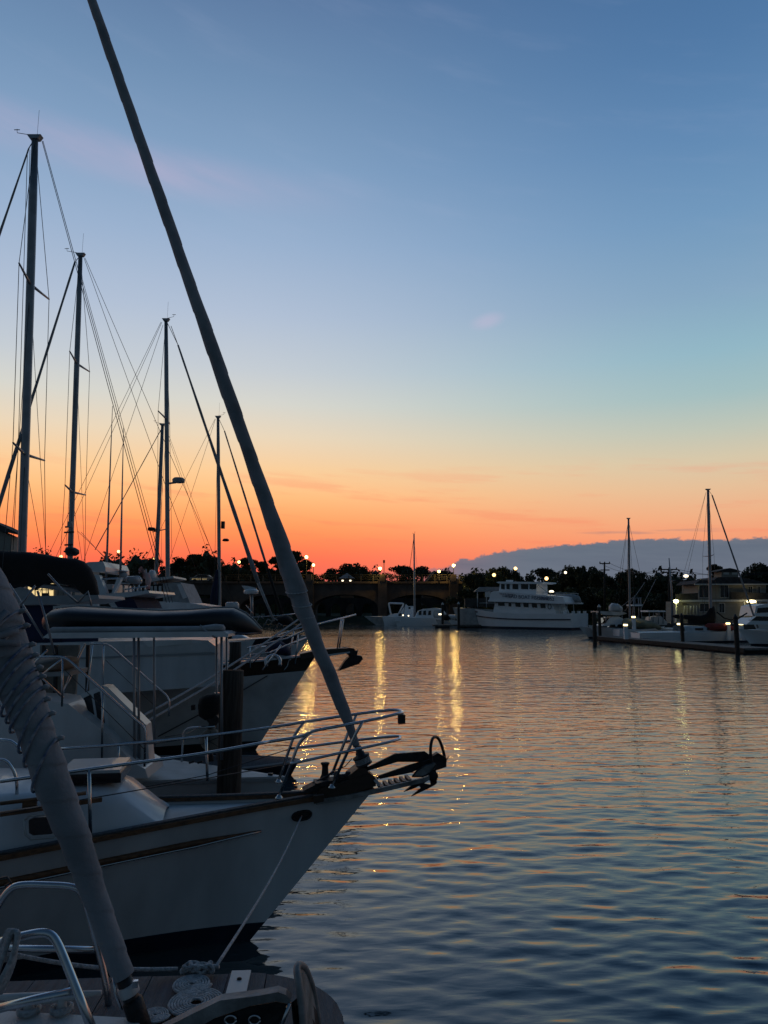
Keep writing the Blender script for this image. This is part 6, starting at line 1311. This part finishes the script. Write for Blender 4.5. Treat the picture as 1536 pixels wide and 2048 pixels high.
pedestal(1251, 1250, 52.5, 'lit dock pedestal whose yellow reflection lies on the water'); pedestal(1267, 1234, 60, 'lit dock pedestal behind the green covered boat', 0.2); pedestal(1358, 1248, 58, 'lit dock pedestal beside the dark capped piling', 0.2)
pedestal(1456, 1247, 56, 'lit dock pedestal just right of the maroon covered dinghy', 0.2); pedestal(1482, 1248, 55, 'lit dock pedestal just right of the nearest piling', 0.2)

def mboat(name, label, px0, px1, Y, zb, flip=True, mat='farwhite', beam=2.6, over=0.9, ang=0, stripe='navy', deckdrop=0.0):
    bx = P(px0 if flip else px1, 1250, Y).x; pl = Plane(bx + (over if flip else -over), Y, 180 - ang if flip else ang); e = root(name, pl.loc(-2, 0, 0), label, 'boat', rz=pl.ang)
    ln = (px1 - px0) * pxm(Y) - over; H = Hull(pl, max(2.0, ln), beam, zb * 1.15, zb * 0.9, zb * 0.9, over, draft=0.4, nst=16, boot=0.12)
    obj('hull', H.band(3, 7), mat, e); obj('bottom_paint', H.band(0, 3), stripe, e); obj('deck', H.deck(deckdrop, 0.04), 'deckw', e); return e, pl, H
m1, M1, _ = mboat('cruiser', 'white cruiser with two dark side windows at the left end of the right hand dock', 1176, 1262, 63, 1.0)
obj('cabin', side(M1, [(1204, 1252), (1212, 1246), (1222, 1234), (1238, 1233), (1262, 1246), (1262, 1254)], -0.95, 0.95), 'farwhite', m1)
for x in (1219, 1234): obj('side_window', side(M1, [(x + 2, 1249), (x + 11, 1249), (x + 12, 1253), (x, 1253)], -0.98, -0.93), 'glass', m1)
obj('windscreen', side(M1, [(1204, 1246), (1212, 1236), (1240, 1236), (1244, 1246)], -0.7, 0.7), 'glass', m1)
obj('flybridge_roof', side(M1, [(1196, 1222), (1248, 1224), (1254, 1227), (1240, 1231), (1210, 1230), (1196, 1225)], -1.1, 1.1), 'gelold', m1)
for x in (1212, 1244): tubes('roof_post', M1, [(x, 1230, -0.9), (x, 1248, -0.9)], 0.05, 'alu', m1)
obj('gear_cover', pod(M1, [(1218, 1212, 1222, 0.1), (1224, 1206, 1223, 0.5), (1236, 1208, 1223, 0.5), (1244, 1214, 1224, 0.2)], 0), 'gelold', m1)
tubes('antenna', M1, [(1229, 1222, 0), (1228, 1204, 0)], 0.03, 'wire', m1)
m2, M2, _ = mboat('motorboat', 'boat under a big olive canvas cover behind the right hand dock', 1232, 1330, 61, 0.95, flip=False, mat='farwhite')
obj('canvas_cover', pod(M2, [(1247, 1240, 1256, 0.3), (1252, 1236, 1258, 1.0), (1280, 1237, 1258, 1.15), (1300, 1242, 1259, 1.0), (1314, 1248, 1260, 0.6), (1322, 1254, 1259, 0.15)], 0), 'greencanvas', m2)
m4, M4, _ = mboat('fishing_boat', 'sport fishing boat with a tube tower behind the thin right hand mast', 1246, 1302, 68, 1.2)
for x0, x1 in ((1264, 1268), (1278, 1277), (1268, 1270), (1284, 1281)): tubes('tower_leg', M4, [(x0, 1246, -0.8), (x1, 1196, -0.6)], 0.04, 'alu', m4)
for y in (1196, 1208, 1212): tubes('tower_rung', M4, [(1266, y, -0.7), (1283, y, -0.7)], 0.04, 'alu', m4)
obj('tower_platform', side(M4, [(1264, 1209), (1286, 1209), (1286, 1212), (1264, 1212)], -0.8, 0.8), 'farwhite', m4)
for a_, b_ in (((1250, 1222), (1290, 1164)), ((1280, 1222), (1312, 1158)), ((1240, 1216), (1272, 1190))): tubes('outrigger', M4, [(*a_, -1), (*b_, -1)], 0.025, 'alu', m4)
m5, M5, _ = mboat('fishing_boat', 'centre console boat with a white hard roof right of the olive cover', 1284, 1345, 62, 1.0)
obj('hard_roof', side(M5, [(1296, 1221), (1330, 1221), (1332, 1224), (1296, 1224)], -0.9, 0.9), 'farwhite', m5)
for x in (1299, 1307, 1318, 1327): tubes('roof_post', M5, [(x, 1224, -0.7), (x - 1, 1248, -0.7)], 0.035, 'alu', m5)
obj('console', side(M5, [(1302, 1234), (1322, 1232), (1334, 1244), (1334, 1250), (1298, 1250)], -0.6, 0.6), 'gelold', m5); obj('console_screen', side(M5, [(1319, 1226), (1323, 1229), (1334, 1242), (1328, 1242)], -0.5, 0.5), 'glass', m5)
m3, M3, T_, _, _ = sailboat('small sailboat with the thinner mast on the right, behind the olive covered boat', (1260, 1256), (1257, 1037), 64.0, 4.6, 4, True, L=8, beam=2.5, fb=(1.0, 0.8, 0.8), mastx=0.45, spread=(), fore=None, backs=(((1228, 1215), (1256, 1046)), ((1236, 1215), (1256, 1046)), ((1290, 1190), (1259, 1050))), deckz=0.9, wr=0.013, sw=0.7, instruments=False)
m6, M6, T6, B6, H6 = sailboat('sailboat with the taller thick mast, black bunched sail and dark headsail, on the right', (1422, 1240), (1416, 979), 57.0, 6.2, 3, False, L=9.4, beam=2.6, fb=(0.98, 0.78, 0.72), mastx=0.37, spread=(1114,), fore=((1424, 990), (1516, 1256), 2.6, 4.0), backs=(((1374, 1150), (1412, 984)), ((1364, 1160), (1412, 984))), deckz=0.95, wr=0.010, sw=0.9, instruments=False, hullmat='farwhite')
obj('bunched_sail', pod(M6, [(1376, 1238, 1247, 0.1), (1392, 1234, 1248, 0.2), (1412, 1228, 1249, 0.22), (1420, 1214, 1251, 0.2), (1428, 1212, 1248, 0.14), (1431, 1224, 1244, 0.05)], 0), 'canvas', m6)
obj('boom_cover', pod(M6, [(1345, 1231, 1234, 0.06), (1352, 1229, 1237, 0.14), (1386, 1230, 1240, 0.16), (1412, 1232, 1244, 0.16), (1424, 1234, 1246, 0.1)], 0), 'canvas', m6)
tubes('spare_pole', M6, [(1434, 1224, -0.6), (1448, 1236, -0.6), (1462, 1240, -0.6), (1478, 1236, -0.6), (1494, 1226, -0.6)], 0.05, 'canvas', m6)
mr = root('dinghy', M6.at(1440, 1262, -0.2), 'maroon canvas covered dinghy on the deck of the taller masted sailboat', 'dinghy')
obj('cover', pod(M6, [(1411, 1250, 1260, 0.15), (1417, 1246, 1262, 0.55), (1440, 1246, 1263, 0.62), (1458, 1249, 1262, 0.45), (1470, 1254, 1260, 0.1)], -0.6), 'redcanvas', mr)
obj('rope_rim', MB().tube([M6.at(1416, 1259, -1.18), M6.at(1440, 1258, -1.22), M6.at(1464, 1255, -0.85)], 0.025, 5), 'redcanvas', mr)
m7, M7, _ = mboat('cruiser', 'white cruiser with a raked screen at the right edge behind the nearest piling', 1474, 1610, 52, 1.0, flip=True)
obj('cabin', side(M7, [(1492, 1249), (1510, 1236), (1600, 1234), (1600, 1250)], -1.0, 1.0), 'farwhite', m7); obj('windscreen', side(M7, [(1502, 1241), (1512, 1233), (1540, 1233), (1540, 1242)], -1.02, -0.6), 'glass', m7)
m8, M8, _ = mboat('motor_yacht', 'white flybridge yacht under the lit house porch at the right edge', 1500, 1640, 63, 1.6, flip=True)
obj('superstructure', side(M8, [(1508, 1232), (1512, 1212), (1530, 1208), (1640, 1206), (1640, 1236)], -1.3, 1.3), 'farwhite', m8); obj('window', side(M8, [(1516, 1216), (1545, 1214), (1545, 1224), (1514, 1226)], -1.34, -1.28), 'glass', m8)
for x in (1520, 1536): tubes('rail_post', M8, [(x, 1209, -1.2), (x, 1202, -1.2)], 0.03, 'trim', m8)
tubes('rail', M8, [(1512, 1203, -1.2), (1560, 1201, -1.2)], 0.03, 'trim', m8)

# ---- waterfront house on the right
YW = 76.0
hs = root('waterfront_house', (P(1460, 1262, YW).x, YW, 1.0), 'two storey pale house with a hip roof, cupola and lit porch on the right', 'house')
def hw_(pts, Y, dep): return MB().prism([P(x, y, Y) for x, y in pts], (0, dep, 0))
obj('lower_wall', hw_([(1351, 1203), (1545, 1201), (1545, 1266), (1351, 1266)], YW, 2.6), 'siding', hs)
obj('upper_wall', hw_([(1397, 1168), (1532, 1168), (1532, 1200), (1397, 1200)], YW + 0.3, 4.2), 'siding', hs)
obj('eave_band', hw_([(1351, 1200), (1545, 1199), (1545, 1203), (1351, 1204)], YW - 0.3, 0.3), 'trim', hs)
obj('roof', hw_([(1390, 1168), (1400, 1160), (1428, 1160), (1436, 1154), (1480, 1154), (1536, 1166), (1540, 1168.5)], YW - 0.6, 5), 'roof', hs)
obj('gutter', hw_([(1389, 1167.5), (1541, 1167.5), (1541, 1169.5), (1389, 1169.5)], YW - 0.75, 0.12), 'trim', hs)
cu = obj('cupola', hw_([(1443, 1142), (1477, 1142), (1477, 1156), (1443, 1156)], YW + 2.2, 1.8), 'siding', hs)
obj('cupola_roof', hw_([(1436, 1142.5), (1448, 1138.5), (1460, 1136), (1470, 1138), (1484, 1143)], YW + 1.9, 2.5), 'roof', cu)
for x in (1447, 1464): obj('cupola_window', hw_([(x, 1144.5), (x + 11, 1144.5), (x + 11, 1149), (x, 1149)], YW + 2.14, 0.05), 'trim', cu)
def win(x0, x1, y0, y1, Y):
    f = obj('window', hw_([(x0, y0), (x1, y0), (x1, y1), (x0, y1)], Y - 0.05, 0.05), 'trim', hs); m_ = (x0 + x1) / 2
    for a_, b_ in ((x0 + 1.2, m_ - 0.6), (m_ + 0.6, x1 - 1.2)): obj('pane', hw_([(a_, y0 + 1.2), (b_, y0 + 1.2), (b_, y1 - 1.2), (a_, y1 - 1.2)], Y - 0.09, 0.035), 'acryl', f)
for a_ in ((1398, 1418, 1170, 1196), (1440, 1458, 1170, 1196), (1496, 1506, 1172, 1190), (1514, 1522, 1172, 1190)): win(*a_, YW + 0.3)
for a_ in ((1399, 1419, 1206, 1224), (1438, 1450, 1206, 1226)): win(*a_, YW)
obj('balcony', hw_([(1352, 1188), (1396, 1186), (1396, 1201), (1352, 1201)], YW - 0.2, 0.15), 'roof', hs); obj('balcony', hw_([(1462, 1184), (1540, 1186), (1540, 1200), (1462, 1200)], YW - 0.2, 0.15), 'roof', hs)
for x in (1352, 1488, 1512): obj('porch_post', hw_([(x, 1204), (x + 2, 1204), (x + 2, 1262), (x, 1262)], YW - 0.8, 0.2), 'trim', hs)
lp = obj('wall_lamp', MB().ball(P(1352, 1202.5, YW - 1.2), (0.24, 0.22, 0.18)), emitter('lit porch lamp', (0.95, 0.93, 0.34), 13), hs); obj('porch_lamp', MB().ball(P(1503, 1203, YW - 1.2), (0.5, 0.3, 0.16)), emitter('lit porch bulb', (1.0, 0.82, 0.42), 5), hs)
obj('wall_sign', hw_([(1366, 1207), (1374, 1207), (1374, 1208.5), (1366, 1208.5)], YW - 0.25, 0.2), 'black', hs)
for i, x in enumerate((1367, 1373, 1380, 1386)): obj('drain_pipe', MB().tube([P(x, 1228, YW - 0.5), P(x + 2, 1212, YW - 0.5), P(x + 7, 1211, YW - 0.5), P(x + 8, 1230, YW - 0.5)], 0.05, 6), 'trim', hs)
sh = root('distant_house', (P(1370, 1170, 110).x, 110, 1.2), 'dark roofed house with a pale lower wall behind the low tree', 'house')
obj('roof', hw_([(1346, 1162), (1354, 1160), (1392, 1160), (1396, 1174), (1350, 1176)], 110, 5), 'roof', sh); obj('wall', hw_([(1360, 1174), (1392, 1174), (1392, 1215), (1360, 1215)], 111, 4), 'siding', sh); obj('lit_eave', hw_([(1372, 1181), (1386, 1179.5), (1386, 1182), (1372, 1183)], 110.9, 0.06), 'trim', sh)
gr_ = root('seawall', (P(1440, 1262, 70).x, 70, 0), 'low grey seawall and walkway in front of the waterfront house', 'seawall')
obj('wall', MB().box((P(1460, 1260, 71).x, 71.0, 0.35), (16, 1.2, 1.5)), 'stonedark', gr_); obj('walkway', MB().box((P(1460, 1260, 73).x, 73.6, 1.08), (16, 4.4, 0.12)), 'concrete', gr_)

# ---- utility poles with crossarms and wires between them
UP = 'utility poles along the right shore'
tips = []
for px, yt, yb_, Y, arms, lb in ((1209, 1125, 1220, 100, ((1199, 1220, 1127), (1201, 1219, 1140)), 'utility pole with two crossarms against the dark trees'), (1338, 1138, 1240, 88, ((1322, 1354, 1139), (1325, 1348, 1145)), 'utility pole with two crossarms right of the thinner mast, before the grey cloud')):
    e = root('utility_pole', (P(px, 1200, Y).x, Y, 1.0), lb, 'utility pole', UP); q0, q1 = P(px, yb_ + 10, Y), P(px, yt, Y); obj('pole', MB().tube([q0, q1], [0.16, 0.11], 8), 'pile', e)
    for x0, x1, y in arms: obj('crossarm', MB().box(P((x0 + x1) / 2, y, Y), ((x1 - x0) * pxm(Y), 0.12, 0.14)), 'pile', e)
    for x in (arms[0][0] + 1, (arms[0][0] + arms[0][1]) / 2, arms[0][1] - 1): obj('insulator', MB().lathe(P(x, arms[0][2] - 1, Y), (0, 0, 1), [(0.05, 0), (0.08, 0.08), (0.04, 0.2)], 6), 'iron', e)
    tips.append((P(arms[0][0] + 1, arms[0][2] - 1, Y), P(arms[0][1] - 1, arms[0][2] - 1, Y)))
for j, lb in ((0, 'upper overhead power line strung between the two utility poles and beyond'), (1, 'second overhead power line strung between the two utility poles and beyond')):
    a_, b_ = tips[0][j], tips[1][j]; c_ = P(1600, 1131 + 2 * j, 80); mb = MB()
    for q0, q1 in ((a_, b_), (b_, c_)): mb.tube([q0.lerp(q1, t) - Vector((0, 0, 0.9 * 4 * t * (1 - t))) for t in np.linspace(0, 1, 14)], 0.022, 5)
    obj('power_line', mb, 'wire', None, lb, 'power line')
sm = root('post_mast', (P(1344, 1200, 66).x, 66, 0.4), 'bare leaning aluminium pole in front of the second utility pole', 'pole')
obj('pole', MB().tube([P(1345, 1250, 66), P(1343, 1180, 66), P(1338, 1116, 66)], [0.11, 0.09, 0.04], 7), 'alu', sm)
